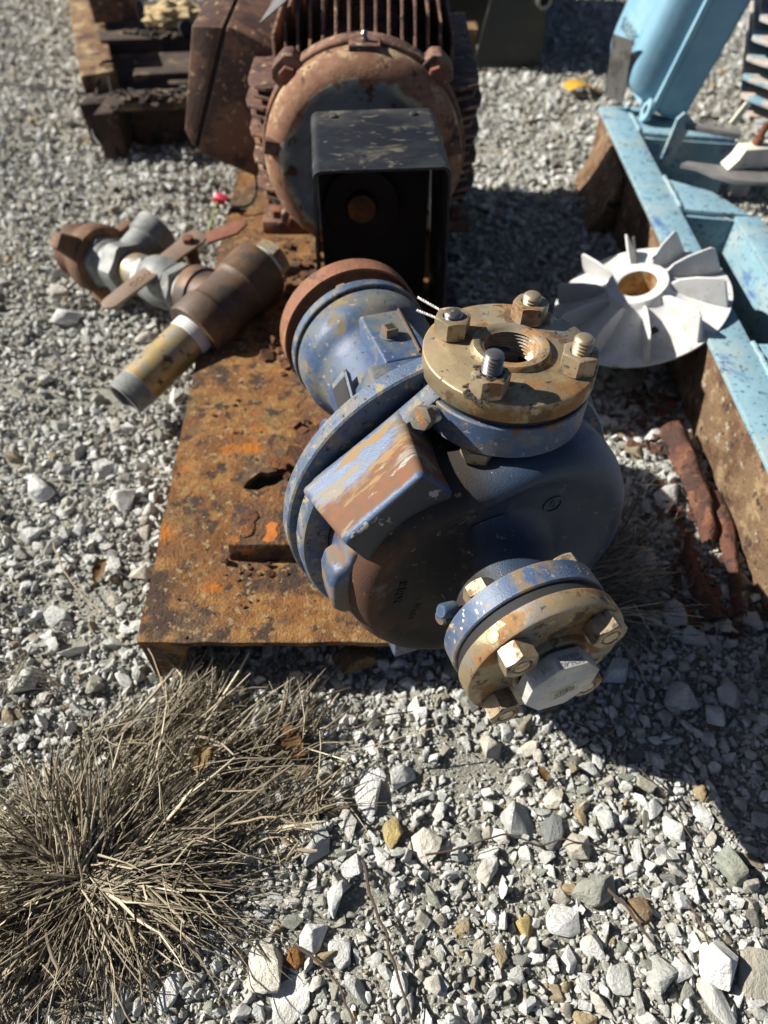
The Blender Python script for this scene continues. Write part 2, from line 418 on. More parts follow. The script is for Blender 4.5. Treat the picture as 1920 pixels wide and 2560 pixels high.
def ground_material():
    m = weather('gravel_fines', (0.34, 0.33, 0.275), [
        dict(c=(.46, .45, .40), s=120, lo=.5, hi=.62), dict(c=(.16, .14, .11), s=9, lo=.56, hi=.72),
        dict(c=(.62, .61, .57), s=260, lo=.58, hi=.64)], rough=.95, spec=.2, bumps=((130, 1., 6), (420, 1., 4)), bump_d=.006)
    return m


M['ground'] = ground_material()


def grass_material():
    m = bpy.data.materials.new('dry_grass')
    m.use_nodes = True
    t = m.node_tree
    b = t.nodes['Principled BSDF']
    L = t.links.new
    at = N(t, 'ShaderNodeAttribute', attribute_name='tone')
    cr = N(t, 'ShaderNodeValToRGB')
    el = cr.color_ramp.elements
    el[0].color = (.070, .053, .036, 1)
    el[1].color = (.66, .58, .41, 1)
    for p, c in ((.40, (.165, .135, .092)), (.72, (.36, .305, .21))):
        e = el.new(p)
        e.color = (*c, 1)
    L(at.outputs['Fac'], cr.inputs[0])
    L(cr.outputs[0], b.inputs['Base Color'])
    b.inputs['Roughness'].default_value = .6
    b.inputs['Specular IOR Level'].default_value = .35
    return m


M['grass'] = grass_material()

# ------------------------------------------------------------------ mesh helpers
def FR(o, ax, xd=None):
    z = Vector(ax).normalized()
    x = Vector(xd) if xd is not None else (Vector((1, 0, 0)) if abs(z.x) < .8 else Vector((0, 1, 0)))
    x = (x - z * x.dot(z)).normalized()
    y = z.cross(x)
    m = Matrix.Identity(4)
    for i in range(3):
        m[i][0], m[i][1], m[i][2], m[i][3] = x[i], y[i], z[i], o[i]
    return m


I4 = Matrix.Identity(4)


def lathe(bm, prof, mat=I4, n=48, closed=False, wob=None):
    rings = []
    for (h, r) in prof:
        if r < 1e-6:
            rings.append([bm.verts.new(mat @ Vector((0, 0, h)))])
        else:
            rg = []
            for k in range(n):
                a = 2 * math.pi * k / n
                rr = r * (wob(a, h) if wob else 1)
                rg.append(bm.verts.new(mat @ Vector((rr * math.cos(a), rr * math.sin(a), h))))
            rings.append(rg)
    pr = list(zip(rings[:-1], rings[1:])) + ([(rings[-1], rings[0])] if closed else [])
    for a, b in pr:
        for k in range(n):
            k2 = (k + 1) % n
            if len(a) == 1 and len(b) == 1:
                continue
            if len(a) == 1:
                bm.faces.new((a[0], b[k2], b[k]))
            elif len(b) == 1:
                bm.faces.new((a[k], a[k2], b[0]))
            else:
                bm.faces.new((a[k], a[k2], b[k2], b[k]))
    return rings


def tube_ring(bm, r_out, r_in, h0, h1, mat=I4, n=48):
    lathe(bm, [(h0, r_in), (h0, r_out), (h1, r_out), (h1, r_in)], mat, n, closed=True)


def box(bm, c, s, rot=None, mat=I4):
    c = Vector(c)
    vs = []
    for dx in (-.5, .5):
        for dy in (-.5, .5):
            for dz in (-.5, .5):
                v = Vector((dx * s[0], dy * s[1], dz * s[2]))
                if rot is not None:
                    v = rot @ v
                vs.append(bm.verts.new(mat @ (c + v)))
    for f in ((0, 1, 3, 2), (4, 6, 7, 5), (0, 4, 5, 1), (2, 3, 7, 6), (0, 2, 6, 4), (1, 5, 7, 3)):
        bm.faces.new([vs[i] for i in f])
    return vs


def prism(bm, pts, h0, h1, mat=I4):
    """2-D polygon (local xy) extruded along local z"""
    a = [bm.verts.new(mat @ Vector((x, y, h0))) for x, y in pts]
    b = [bm.verts.new(mat @ Vector((x, y, h1))) for x, y in pts]
    n = len(pts)
    bm.faces.new(list(reversed(a)))
    bm.faces.new(b)
    for i in range(n):
        j = (i + 1) % n
        bm.faces.new((a[i], a[j], b[j], b[i]))


def hexa(bm, p8, mat=I4):
    """8 corners: bottom 4 (ccw) then top 4"""
    v = [bm.verts.new(mat @ Vector(p)) for p in p8]
    for f in ((3, 2, 1, 0), (4, 5, 6, 7), (0, 1, 5, 4), (1, 2, 6, 5), (2, 3, 7, 6), (3, 0, 4, 7)):
        bm.faces.new([v[i] for i in f])


def tube(bm, pts, r, n=8, r2=None, cap=True):
    pts = [Vector(p) for p in pts]
    rings = []
    up = Vector((0, 0, 1))
    px = None
    for i, p in enumerate(pts):
        d = (pts[min(i + 1, len(pts) - 1)] - pts[max(i - 1, 0)]).normalized()
        if px is None:
            x = d.cross(up if abs(d.z) < .9 else Vector((1, 0, 0))).normalized()
        else:
            x = (px - d * px.dot(d)).normalized()
        px = x
        y = d.cross(x)
        rr = r if r2 is None else r + (r2 - r) * i / (len(pts) - 1)
        rings.append([bm.verts.new(p + (x * math.cos(2 * math.pi * k / n) + y * math.sin(2 * math.pi * k / n)) * rr) for k in range(n)])
    for a, b in zip(rings[:-1], rings[1:]):
        for k in range(n):
            bm.faces.new((a[k], a[(k + 1) % n], b[(k + 1) % n], b[k]))
    if cap:
        bm.faces.new(list(reversed(rings[0])))
        bm.faces.new(rings[-1])


def smooth_path(pts, k=6):
    pts = [Vector(p) for p in pts]
    out = []
    for i in range(len(pts) - 1):
        p0, p1, p2, p3 = pts[max(i - 1, 0)], pts[i], pts[i + 1], pts[min(i + 2, len(pts) - 1)]
        for j in range(k):
            t = j / k
            out.append(.5 * ((2 * p1) + (p2 - p0) * t + (2 * p0 - 5 * p1 + 4 * p2 - p3) * t * t + (3 * p1 - p0 - 3 * p2 + p3) * t ** 3))
    out.append(pts[-1])
    return out


def nut_shape(bm, af, h, mat=I4, bore=0.0, n=36, both=True, rot=0):
    ap = af / 2
    rc = ap * .985

    def rh(a):
        a = (a + rot) % (math.pi / 3) - math.pi / 6
        return ap / math.cos(a)
    zt, zb, rt = [], [], []
    for k in range(n):
        a = 2 * math.pi * k / n
        r = rh(a)
        dz = max(0, (r - rc) * math.tan(R(28)))
        rt.append((a, r))
        zt.append(h - dz)
        zb.append(dz if both else 0)

    def ring(f):
        return [bm.verts.new(mat @ Vector((f(k)[0] * math.cos(rt[k][0]), f(k)[0] * math.sin(rt[k][0]), f(k)[1]))) for k in range(n)]
    rings = []
    if bore > 0:
        rings.append(ring(lambda k: (bore, h - .0015)))
        rings.append(ring(lambda k: (bore * 1.1, h)))
    rings.append(ring(lambda k: (rc, h)))
    rings.append(ring(lambda k: (rt[k][1], zt[k])))
    rings.append(ring(lambda k: (rt[k][1], zb[k])))
    rings.append(ring(lambda k: (rc, 0)))
    for a, b in zip(rings[:-1], rings[1:]):
        for k in range(n):
            bm.faces.new((a[k], b[k], b[(k + 1) % n], a[(k + 1) % n]))
    bm.faces.new(rings[0])
    bm.faces.new(list(reversed(rings[-1])))


def thread_prof(h0, h1, r, pitch, depth, tip=True):
    p = []
    k = int((h1 - h0) / pitch)
    for i in range(k):
        p.append((h0 + pitch * i, r - depth))
        p.append((h0 + pitch * (i + .5), r))
    p.append((h0 + pitch * k, r - depth * .5))
    return p


def fin(name, bm, mat, parent=None, bev=0.0, seg=2, ang=38, shade=True, label=None, cat=None, group=None, kind=None, loc=None, jit=0, merge=True):
    if merge:
        bmesh.ops.remove_doubles(bm, verts=bm.verts, dist=1e-6)
    bmesh.ops.recalc_face_normals(bm, faces=bm.faces)
    if bev:
        es = [e for e in bm.edges if len(e.link_faces) == 2 and e.calc_face_angle(0) > R(40)]
        bmesh.ops.bevel(bm, geom=es, offset=bev, segments=seg, affect='EDGES', clamp_overlap=True, profile=.6)
    if jit:
        for v in bm.verts:
            p = v.co * 60
            v.co += Vector((mnoise.noise(p), mnoise.noise(p + Vector((9, 3, 1))), mnoise.noise(p + Vector((2, 7, 5))))) * jit
    for f in bm.faces:
        f.smooth = shade
    if shade:
        for e in bm.edges:
            if len(e.link_faces) == 2 and e.calc_face_angle(0) > R(ang):
                e.smooth = False
    me = bpy.data.meshes.new(name)
    bm.to_mesh(me)
    bm.free()
    me.materials.append(M[mat] if isinstance(mat, str) else mat)
    o = bpy.data.objects.new(name, me)
    COL.objects.link(o)
    if parent:
        o.parent = parent
    if loc:
        o.location = loc
    tag(o, label, cat, group, kind)
    return o


def tag(o, label=None, cat=None, group=None, kind=None):
    for k, v in (('label', label), ('category', cat), ('group', group), ('kind', kind)):
        if v:
            o[k] = v
    return o


def thing(name, label, cat, loc=(0, 0, 0), mat=None, group=None):
    o = bpy.data.objects.new(name, None)
    o.empty_display_size = .02
    COL.objects.link(o)
    if mat is not None:
        o.matrix_world = mat
    else:
        o.location = loc
    return tag(o, label, cat, group)


def B():
    return bmesh.new()


def share(o, parent, mat=None):
    c = o.copy()
    COL.objects.link(c)
    c.parent = parent
    if mat is not None:
        c.matrix_local = mat
    return c


def text_mesh(name, s, size, ext, mat4, mat, parent, align='CENTER'):
    cu = bpy.data.curves.new(name, 'FONT')
    cu.body = s
    cu.size = size
    cu.extrude = ext
    cu.align_x = align
    cu.align_y = 'CENTER'
    cu.resolution_u = 2
    tmp = bpy.data.objects.new(name, cu)
    COL.objects.link(tmp)
    dg = bpy.context.evaluated_depsgraph_get()
    me = bpy.data.meshes.new_from_object(tmp.evaluated_get(dg))
    COL.objects.unlink(tmp)
    bpy.data.objects.remove(tmp)
    me.transform(mat4)
    me.materials.clear()
    me.materials.append(M[mat])
    o = bpy.data.objects.new(name, me)
    COL.objects.link(o)
    o.parent = parent
    return o


# ------------------------------------------------------------------ ground
def gz(x, y):
    """gentle lie of the gravel"""
    fade = np.clip((2.6 - np.abs(x)) / 1.2, 0, 1) * np.clip((4.2 - y) / .8, 0, 1) * np.clip((y + .9) / .5, 0, 1)
    h = .0045 * np.sin(x * 9 + 1.3) * np.sin(y * 7 + .4) + .003 * np.sin(x * 23 + y * 17) + .0025 * np.sin(x * 31 - y * 27 + 2)
    ridge = np.exp(-((y - 1.42 - .12 * (x + .45)) / .035) ** 2) * np.exp(-((x + .47) / .16) ** 2) * .028
    dip = -np.exp(-((x - .13) ** 2 + (y - .2) ** 2) / .006) * .010
    return (h + ridge + dip) * fade - .004


def build_ground():
    xs = np.concatenate([[-60, -20, -8, -4, -3], np.arange(-2.6, 2.601, .03), [3, 4, 8, 20, 60]])
    ys = np.concatenate([[-60, -20, -8, -3, -1.5], np.arange(-.9, 4.201, .03), [5, 7, 12, 25, 60]])
    X, Y = np.meshgrid(xs, ys)
    Z = gz(X, Y)
    v = np.stack([X, Y, Z], -1).reshape(-1, 3)
    nx, ny = len(xs), len(ys)
    idx = np.arange(nx * ny).reshape(ny, nx)
    f = np.stack([idx[:-1, :-1], idx[:-1, 1:], idx[1:, 1:], idx[1:, :-1]], -1).reshape(-1, 4)
    me = bpy.data.meshes.new('gravel_ground')
    me.from_pydata(v.tolist(), [], f.tolist())
    me.polygons.foreach_set('use_smooth', [True] * len(me.polygons))
    me.materials.append(M['ground'])
    o = bpy.data.objects.new('gravel_ground', me)
    COL.objects.link(o)
    o['kind'] = 'structure'
    return o


GROUND = build_ground()


def rock_mesh(name, seed, fine=False, mat='stone', npt=13, el=(1, .8, .6), bev=.045):
    """crushed stone: convex hull of a few points, edges knocked off"""
    r = random.Random(seed)
    bm = B()
    for _ in range(npt):
        d = Vector((r.gauss(0, 1), r.gauss(0, 1), r.gauss(0, 1))).normalized() * r.uniform(.78, 1.0)
        bm.verts.new((d.x * el[0], d.y * el[1], d.z * el[2]))
    res = bmesh.ops.convex_hull(bm, input=bm.verts)
    bmesh.ops.delete(bm, geom=[v for v in bm.verts if not v.link_faces], context='VERTS')
    bmesh.ops.dissolve_limit(bm, angle_limit=R(14), verts=bm.verts, edges=bm.edges)
    bmesh.ops.bevel(bm, geom=bm.edges[:], offset=bev, segments=1, affect='EDGES', clamp_overlap=True)
    bmesh.ops.triangulate(bm, faces=bm.faces)
    if fine:
        bmesh.ops.subdivide_edges(bm, edges=bm.edges[:], cuts=2, use_grid_fill=True)
        off = Vector((seed * 3.1, seed * 1.7, seed))
        for v in bm.verts:
            v.co *= 1 + .045 * mnoise.noise(v.co * 3 + off) + .03 * mnoise.noise(v.co * 8 + off)
    mx = max(max(abs(v.co.x), abs(v.co.y)) for v in bm.verts)
    for v in bm.verts:
        v.co /= (2 * mx)           # one unit long
    for f in bm.faces:
        f.smooth = True
    for e in bm.edges:
        if len(e.link_faces) == 2 and e.calc_face_angle(0) > R(22):
            e.smooth = False
    me = bpy.data.meshes.new(name)
    bm.to_mesh(me)
    bm.free()
    me.materials.append(M[mat])
    return me


ROCKS = [rock_mesh('rock_shape', i * 13 + 5, i < 14, 'stone', random.randint(10, 17), (1, random.uniform(.62, .95), random.uniform(.5, .8))) for i in range(26)]

# stones big enough to tell apart: name, x, y, width, length, turn, tilt, tone, label
NOTABLE = [
    (-.015, .226, .025, .052, 4, .5, 'white', 'tall narrow white stone lying beside the end of the dry grass'),
    (-.100, .087, .035, .043, -20, .5, 'cream', 'large blunt cream stone low in the foreground near the grass'),
    (-.079, .063, .034, .042, 25, .45, 'white', 'big white pointed stone just below the blunt cream stone'),
    (-.063, .178, .029, .040, -10, .5, 'grey', 'flat light grey block of stone at the right edge of the grass'),
    (-.060, .108, .025, .025, 15, .8, 'white', 'small lumpy white stone above the rust brown stone'),
    (-.176, .072, .019, .040, 8, .7, 'white', 'long upright white stone at the lower fringe of the dry grass'),
    (-.075, .093, .017, .018, 30, .6, 'orange', 'small dark stone with a rust orange stripe'),
    (-.130, .297, .029, .034, -15, .8, 'grey', 'wedge shaped grey stone half in the shade of the base plate'),
    (.040, .185, .031, .037, 20, .7, 'cream', 'rounded cream stone in the middle of the sunlit foreground gravel'),
    (.128, .205, .034, .035, -5, .7, 'grey', 'blocky olive grey stone below the capped inlet flange'),
    (.159, .193, .022, .038, 10, .6, 'darkgrey', 'dark grey pointed stone next to the blocky olive stone'),
    (.178, .180, .026, .024, 40, .8, 'beige', 'speckled beige stone to the right of the dark pointed stone'),
    (.272, .197, .022, .027, -30, .9, 'white', 'bright white angular stone at the edge of the pump shadow'),
    (.155, .121, .038, .024, 10, .7, 'white', 'long pale stone with cream stains in the lower right gravel'),
    (.121, .115, .018, .018, 50, .8, 'yellow', 'small yellow stone left of the long pale stone'),
    (.008, .192, .020, .030, 12, .7, 'yellow', 'chalky yellow stone left of the rounded cream stone'),
    (.277, .088, .033, .037, 0, .8, 'white', 'large white stone near the lower right corner'),
    (.309, .080, .032, .045, 15, .6, 'beige', 'large smooth beige grey stone at the right edge of the picture'),
    (.269, .061, .028, .036, -20, .6, 'grey', 'pale grey slab of stone below the large white corner stone'),
    (.196, .077, .024, .026, 33, .7, 'grey', 'square light grey stone low in the right foreground'),
    (.178, .102, .021, .021, 8, .8, 'white', 'white faceted stone above the square light grey one'),
    (.315, .164, .030, .033, -15, .7, 'green', 'greenish grey stone half lit at the shadow edge far right'),
    (.223, .130, .024, .022, 20, .8, 'brown', 'squarish brown stone in the right foreground gravel'),
    (.108, .273, .024, .027, -12, .8, 'beige', 'pale beige stone just under the lowest flange nut'),
    (.145, .272, .025, .014, -25, .8, 'cream', 'flat cream stone catching sun at the rim of the flange shadow'),
    (.164, .223, .024, .018, -30, .7, 'cream', 'smooth buff stone above the dark grey pointed stone'),
    (-.449, .615, .047, .042, 20, .6, 'white', 'big white stone left of the rusted base plate'),
    (-.522, .993, .050, .042, -20, .6, 'white', 'big pale cracked stone below the valve lever'),
]
SHAPES = {}
for i, (x, y, wd, ln, turn, hz, tone, lab) in enumerate(NOTABLE):
    me = rock_mesh('stone', 700 + i * 7, True, 'stone_' + tone, random.randint(13, 20), (1, 1, 1), .07)
    o = bpy.data.objects.new('stone', me)
    COL.objects.link(o)
    h = hz * min(wd, ln)
    o.location = (x, y, float(gz(x, y)) + h * .32)
    o.rotation_euler = (random.uniform(-.25, .25), random.uniform(-.25, .25), R(-turn))
    o.scale = (wd * 1.05, ln * 1.05, h)
    tag(o, lab, 'stone')

# ---- stones as pieces of the ground (the 300 largest), the rest one scattered mass
PLATE = [(-.246, .353), (.015, .353), (.030, .50), (.060, .70), (.085, .95), (.088, 1.75), (-.285, 1.75), (-.272, 1.066), (-.259, .714)]


def in_poly(x, y, poly):
    c = np.zeros(np.shape(x), bool)
    n = len(poly)
    for i in range(n):
        x1, y1 = poly[i]
        x2, y2 = poly[(i + 1) % n]
        cond = ((y1 > y) != (y2 > y)) & (x < (x2 - x1) * (y - y1) / (y2 - y1 + 1e-12) + x1)
        c ^= cond
    return c


keep = [(a[0], a[1], max(a[2], a[3]) * .5) for a in NOTABLE]
big = []
tries = 0
while len(big) < 300 and tries < 60000:
    tries += 1
    y = random.uniform(-.02, .62) if random.random() < .72 else random.uniform(.6, 1.5)
    hw = .33 + .42 * max(y, 0)
    x = random.uniform(-hw, hw)
    if y < .34 and x < -.06 and random.random() < .75:
        continue
    d = min(.042, max(.014, random.lognormvariate(math.log(.0225), .32)))
    if y > .6:
        d = min(.045, d * 1.35)
    if in_poly(np.array(x), np.array(y), PLATE) and y > .40:
        continue
    if any((x - a) ** 2 + (y - b) ** 2 < (.85 * (r + d * .5)) ** 2 for a, b, r in keep):
        continue
    keep.append((x, y, d * .42))
    big.append((x, y, d))
for x, y, d in big:
    o = bpy.data.objects.new('stone', random.choice(ROCKS[:14]))
    COL.objects.link(o)
    o.parent = GROUND
    o.location = (x, y, float(gz(x, y)) + d * random.uniform(.10, .24))
    o.rotation_euler = (random.gauss(0, .35), random.gauss(0, .35), random.uniform(0, 6.28))
    o.scale = (d * random.uniform(.9, 1.25), d * random.uniform(.85, 1.1), d * random.uniform(.7, 1.0))


def grid_pts(x0, x1, y0, y1, sp, prob):
    nx, ny = int((x1 - x0) / sp), int((y1 - y0) / sp)
    X, Y = np.meshgrid(np.arange(nx), np.arange(ny))
    X = x0 + (X + rng.uniform(0, 1, X.shape)) * sp
    Y = y0 + (Y + rng.uniform(0, 1, Y.shape)) * sp
    k = rng.uniform(0, 1, X.shape) < prob
    return X[k], Y[k]


def gravel():
    P = []
    for (x0, x1, y0, y1, sp, pr, d0, d1, emb) in (
            (-.75, .75, -.12, .80, .0128, .92, .0105, .0215, .20),
            (-.75, .75, -.12, .80, .0072, .95, .0055, .0115, .24),
            (-.75, .75, -.12, .80, .0046, .90, .0028, .0058, .30),
            (-1.3, 1.3, .80, 1.6, .0145, .80, .0100, .0230, .27),
            (-1.3, 1.3, .80, 1.6, .0085, .95, .0055, .0115, .34),
            (-2.2, 2.2, 1.6, 3.8, .0200, .75, .0120, .0260, .27),
            (-2.2, 2.2, 1.6, 3.8, .0120, .85, .0065, .0140, .34)):
        x, y = grid_pts(x0, x1, y0, y1, sp, pr)
        d = d0 * (d1 / d0) ** (rng.uniform(0, 1, x.shape) ** 1.3)
        # patches with more fines, fewer stones
        patch = np.sin(x * 13 + 2 * np.sin(y * 9)) * np.sin(y * 11 + 1.5 * np.sin(x * 7 + 1))
        k = rng.uniform(0, 1, x.shape) > np.clip(patch * .3, 0, .22)
        inn = in_poly(x, y, PLATE) & (y > .47) & (x < .0)
        vis = np.abs(x) < .62 + .52 * np.maximum(y, 0)
        k &= ~inn & vis
        x, y, d = x[k], y[k], d[k]
        # a worn patch of bare fines in the foreground, and a few smaller ones
        bare = np.zeros(x.shape)
        for bx, by, bw, bh in ((.075, .255, .055, .030), (-.02, .14, .03, .02), (.10, .16, .03, .02), (-.40, .80, .06, .04), (-.35, .45, .05, .03)):
            bare = np.maximum(bare, np.exp(-((x - bx) / bw) ** 2 - ((y - by) / bh) ** 2))
        k2 = (rng.uniform(0, 1, x.shape) > bare * 1.1) | (d < .0045)
        x, y, d = x[k2], y[k2], d[k2]
        near = np.ones(x.shape, bool)
        for a, b, r in keep:
            near &= ((x - a) ** 2 + (y - b) ** 2) > (r * .82) ** 2
        x, y, d = x[near], y[near], d[near]
        P.append(np.stack([x, y, gz(x, y) + d * emb * rng.uniform(.3, 1.6, x.shape), d], -1))
    P = np.concatenate(P)
    n = len(P)
    me = bpy.data.meshes.new('gravel')
    me.vertices.add(n)
    me.vertices.foreach_set('co', P[:, :3].astype(np.float32).ravel())
    for nm, typ, key, arr in (('rot', 'FLOAT_VECTOR', 'vector', np.stack([rng.normal(0, .75, n), rng.normal(0, .75, n), rng.uniform(0, 6.28, n)], -1)),
                              ('scl', 'FLOAT_VECTOR', 'vector', P[:, 3:4] * np.stack([rng.uniform(.85, 1.3, n), rng.uniform(.8, 1.1, n), rng.uniform(.6, 1.0, n)], -1)),
                              ('pick', 'INT', 'value', rng.integers(0, 12, n))):
        a = me.attributes.new(nm, typ, 'POINT')
        a.data.foreach_set(key, arr.astype(np.int32 if typ == 'INT' else np.float32).ravel())
    o = bpy.data.objects.new('gravel', me)
    COL.objects.link(o)
    o.parent = GROUND
    o['kind'] = 'stuff'
    lib = bpy.data.collections.new('gravel_shapes')
    for i in range(14, 26):
        ob = bpy.data.objects.new('pebble', ROCKS[i])
        lib.objects.link(ob)
    ng = bpy.data.node_groups.new('scatter', 'GeometryNodeTree')
    ng.interface.new_socket('Geometry', in_out='INPUT', socket_type='NodeSocketGeometry')
    ng.interface.new_socket('Geometry', in_out='OUTPUT', socket_type='NodeSocketGeometry')
    gi = ng.nodes.new('NodeGroupInput')
    go = ng.nodes.new('NodeGroupOutput')
    ci = ng.nodes.new('GeometryNodeCollectionInfo')
    ci.inputs['Collection'].default_value = lib
    ci.inputs['Separate Children'].default_value = True
    ci.inputs['Reset Children'].default_value = True
    ip = ng.nodes.new('GeometryNodeInstanceOnPoints')
    ip.inputs['Pick Instance'].default_value = True
    ng.links.new(gi.outputs[0], ip.inputs['Points'])
    ng.links.new(ci.outputs[0], ip.inputs['Instance'])
    for nm, typ, sock in (('rot', 'FLOAT_VECTOR', 'Rotation'), ('scl', 'FLOAT_VECTOR', 'Scale'), ('pick', 'INT', 'Instance Index')):
        na = ng.nodes.new('GeometryNodeInputNamedAttribute')
        na.data_type = typ
        na.inputs['Name'].default_value = nm
        outs = [s for s in na.outputs if s.enabled and s.name == 'Attribute'][0]
        if sock == 'Rotation':
            er = ng.nodes.new('FunctionNodeEulerToRotation')
            ng.links.new(outs, er.inputs[0])
            outs = er.outputs[0]
        ng.links.new(outs, ip.inputs[sock])
    ng.links.new(ip.outputs[0], go.inputs[0])
    md = o.modifiers.new('scatter', 'NODES')
    md.node_group = ng
    return o


gravel()

# ------------------------------------------------------------------ base plate of the pump set
plate = thing('base_plate', 'rust brown steel base plate under the blue pump, flaking and holed', 'base plate', (-.12, .353, 0))
PO = Vector((-.12, .353, 0))


def plate_sheet():
    bm = B()
    r = random.Random(3)
    def rag(poly, amp, step):
        out = []
        for i in range(len(poly)):
            a, b = Vector(poly[i]), Vector(poly[(i + 1) % len(poly)])
            k = max(1, int((b - a).length / step))
            for j in range(k):
                p = a + (b - a) * j / k
                out.append((p.x + r.uniform(-amp, amp), p.y + r.uniform(-amp, amp)))
        return out
    outer = rag(PLATE, .0012, .022)
    hole1 = [(-.168, .560), (-.150, .556), (-.128, .562), (-.120, .572), (-.113, .583), (-.118, .590), (-.132, .586), (-.150, .583), (-.158, .574)]
    hole2 = [(-.085, .615), (-.060, .60), (-.04, .61), (-.038, .635), (-.06, .65), (-.082, .64)]
    hole3 = [(-.005, .80), (.03, .79), (.05, .83), (.045, .90), (.01, .91), (-.01, .86)]
    loops = [outer, rag(hole1, .002, .008), rag(hole2, .002, .01), rag(hole3, .003, .012)]
    flat = [Vector((x, y, 0)) for l in loops for x, y in l]
    tris = tessellate_polygon([[Vector((x, y, 0)) for x, y in l] for l in loops])
    zt, zb = .070, .0625
    top = [bm.verts.new((p.x - PO.x, p.y - PO.y, zt)) for p in flat]
    bot = [bm.verts.new((p.x - PO.x, p.y - PO.y, zb)) for p in flat]
    for t in tris:
        bm.faces.new([top[i] for i in t])
        bm.faces.new([bot[i] for i in reversed(t)])
    k = 0
    for l in loops:
        n = len(l)
        for i in range(n):
            j = (i + 1) % n
            try:
                bm.faces.new((top[k + i], top[k + j], bot[k + j], bot[k + i]))
            except ValueError:
                pass
        k += n
    return bm


fin('deck', plate_sheet(), 'plate', plate, ang=30)
bm = B()
prism(bm, [(-.126, .001), (-.120, .001), (-.134, .361), (-.146, .713), (-.159, 1.397), (-.165, 1.397), (-.152, .713), (-.140, .361)], -.01, .0622)
fin('side_skirt', bm, 'plate', plate, bev=.001)
bm = B()
prism(bm, [(0, 0), (.040, 0), (.036, -.02), (.030, -.045), (.018, -.060), (0, -.062)], 0, .006, FR((-.1195, .0075, .0622), (0, -1, 0), (1, 0, 0)))
fin('corner_skirt', bm, 'plate', plate, bev=.001)
bm = B()
hexa(bm, [(-.049, .100, .0705), (.060, .100, .0705), (.060, .165, .0705), (-.052, .165, .0705), (-.046, .103, .095), (.060, .103, .095), (.060, .163, .095), (-.049, .163, .095)])
fin('pedestal', bm, 'pedestal', plate, bev=.0025, jit=.0012)
bm = B()
prism(bm, [(-.038, .116), (-.030, .112), (-.022, .115), (-.019, .124), (-.021, .133), (-.017, .141), (-.022, .150), (-.031, .151), (-.037, .145), (-.036, .136), (-.041, .128)], .0949, .0968)
fin('rust_scab', bm, 'plate_far', plate, bev=.0006, jit=.0012)
bm = B()
prism(bm, [(-.010, .108), (-.004, .106), (.003, .108), (.006, .116), (.003, .124), (.005, .131), (-.003, .134), (-.008, .128), (-.006, .119)], .0949, .0956)
fin('orange_scab', bm, 'rust_orange', plate, jit=.0006)
# rubble of rust flakes lying on the deck
bm = B()
r = random.Random(21)
for (cx, cy, sx, sy, nn, smax) in ((.075, .27, .05, .045, 50, .014), (.02, .48, .06, .06, 130, .022), (.10, .50, .08, .07, 120, .02),
                                   (-.02, .62, .10, .10, 120, .02), (.045, .225, .035, .04, 90, .020), (.035, .29, .03, .04, 60, .018), (-.02, .085, .04, .012, 14, .008), (-.05, .04, .07, .05, 10, .004), (-.06, .30, .07, .12, 14, .005)):
    for _ in range(nn):
        x, y = cx + r.gauss(0, sx * .5), cy + r.gauss(0, sy * .5)
        if not in_poly(np.array(x + PO.x), np.array(y + PO.y), PLATE):
            continue
        s_ = r.uniform(.25, 1) ** 2 * smax + .0015
        m4 = Matrix.Translation((x, y, .0705 + s_ * .12)) @ Matrix.Rotation(r.uniform(0, 6), 4, 'Z') @ Matrix.Rotation(r.gauss(0, .35), 4, 'X')
        k = r.randint(4, 6)
        pts = [(s_ * r.uniform(.35, .6) * math.cos(6.28 * q / k), s_ * r.uniform(.35, .6) * math.sin(6.28 * q / k)) for q in range(k)]
        prism(bm, pts, -s_ * .14, s_ * .14, m4)
o = fin('rust_flakes', bm, 'plate_far', plate, shade=False, merge=False)
o['kind'] = 'stuff'

bm = B()
r = random.Random(77)
for x0, y0, sz in ((.012, .255, .020), (.030, .235, .024), (.048, .262, .022), (.020, .285, .018), (-.008, .243, .014), (.055, .215, .018)):
    k = 9
    pts = [(sz * r.uniform(.55, 1) * math.cos(6.28 * q / k), sz * r.uniform(.55, 1) * math.sin(6.28 * q / k)) for q in range(k)]
    m4 = Matrix.Translation((x0, y0, .0735)) @ Matrix.Rotation(r.gauss(0, .16), 4, 'X') @ Matrix.Rotation(r.gauss(0, .16), 4, 'Y')
    prism(bm, pts, -.0008, .0010, m4)
o = fin('lifted_scale', bm, 'plate_far', plate, jit=.0015, merge=False)
o['kind'] = 'stuff'

# small dark nuggets on the plate (things that can be lifted off)
for x, y, d, lab in ((-.170, .449, .013, 'dark rust nugget lying on the plate beside the pedestal corner'), (-.125, .446, .010, 'smaller dark rust nugget on the plate in front of the pedestal')):
    o = bpy.data.objects.new('rust_nugget', rock_mesh('rust_nugget', int(x * -999), True, 'plate_far'))
    COL.objects.link(o)
    o.location = (x, y, .0705 + d * .3)
    o.scale = (d, d, d)
    tag(o, lab, 'rust nugget')

# ------------------------------------------------------------------ the blue pump; local axes: x right, y up, z along the shaft to the inlet
PM = Matrix(((0.93789, 0.02804, 0.34580, .0619), (0.34406, 0.05291, -0.93746, .4067), (-0.04459, 0.99821, 0.03998, .2202), (0, 0, 0, 1)))
pump = thing('centrifugal_pump', 'worn blue centrifugal pump sitting askew on the rusted base plate', 'pump', mat=PM)
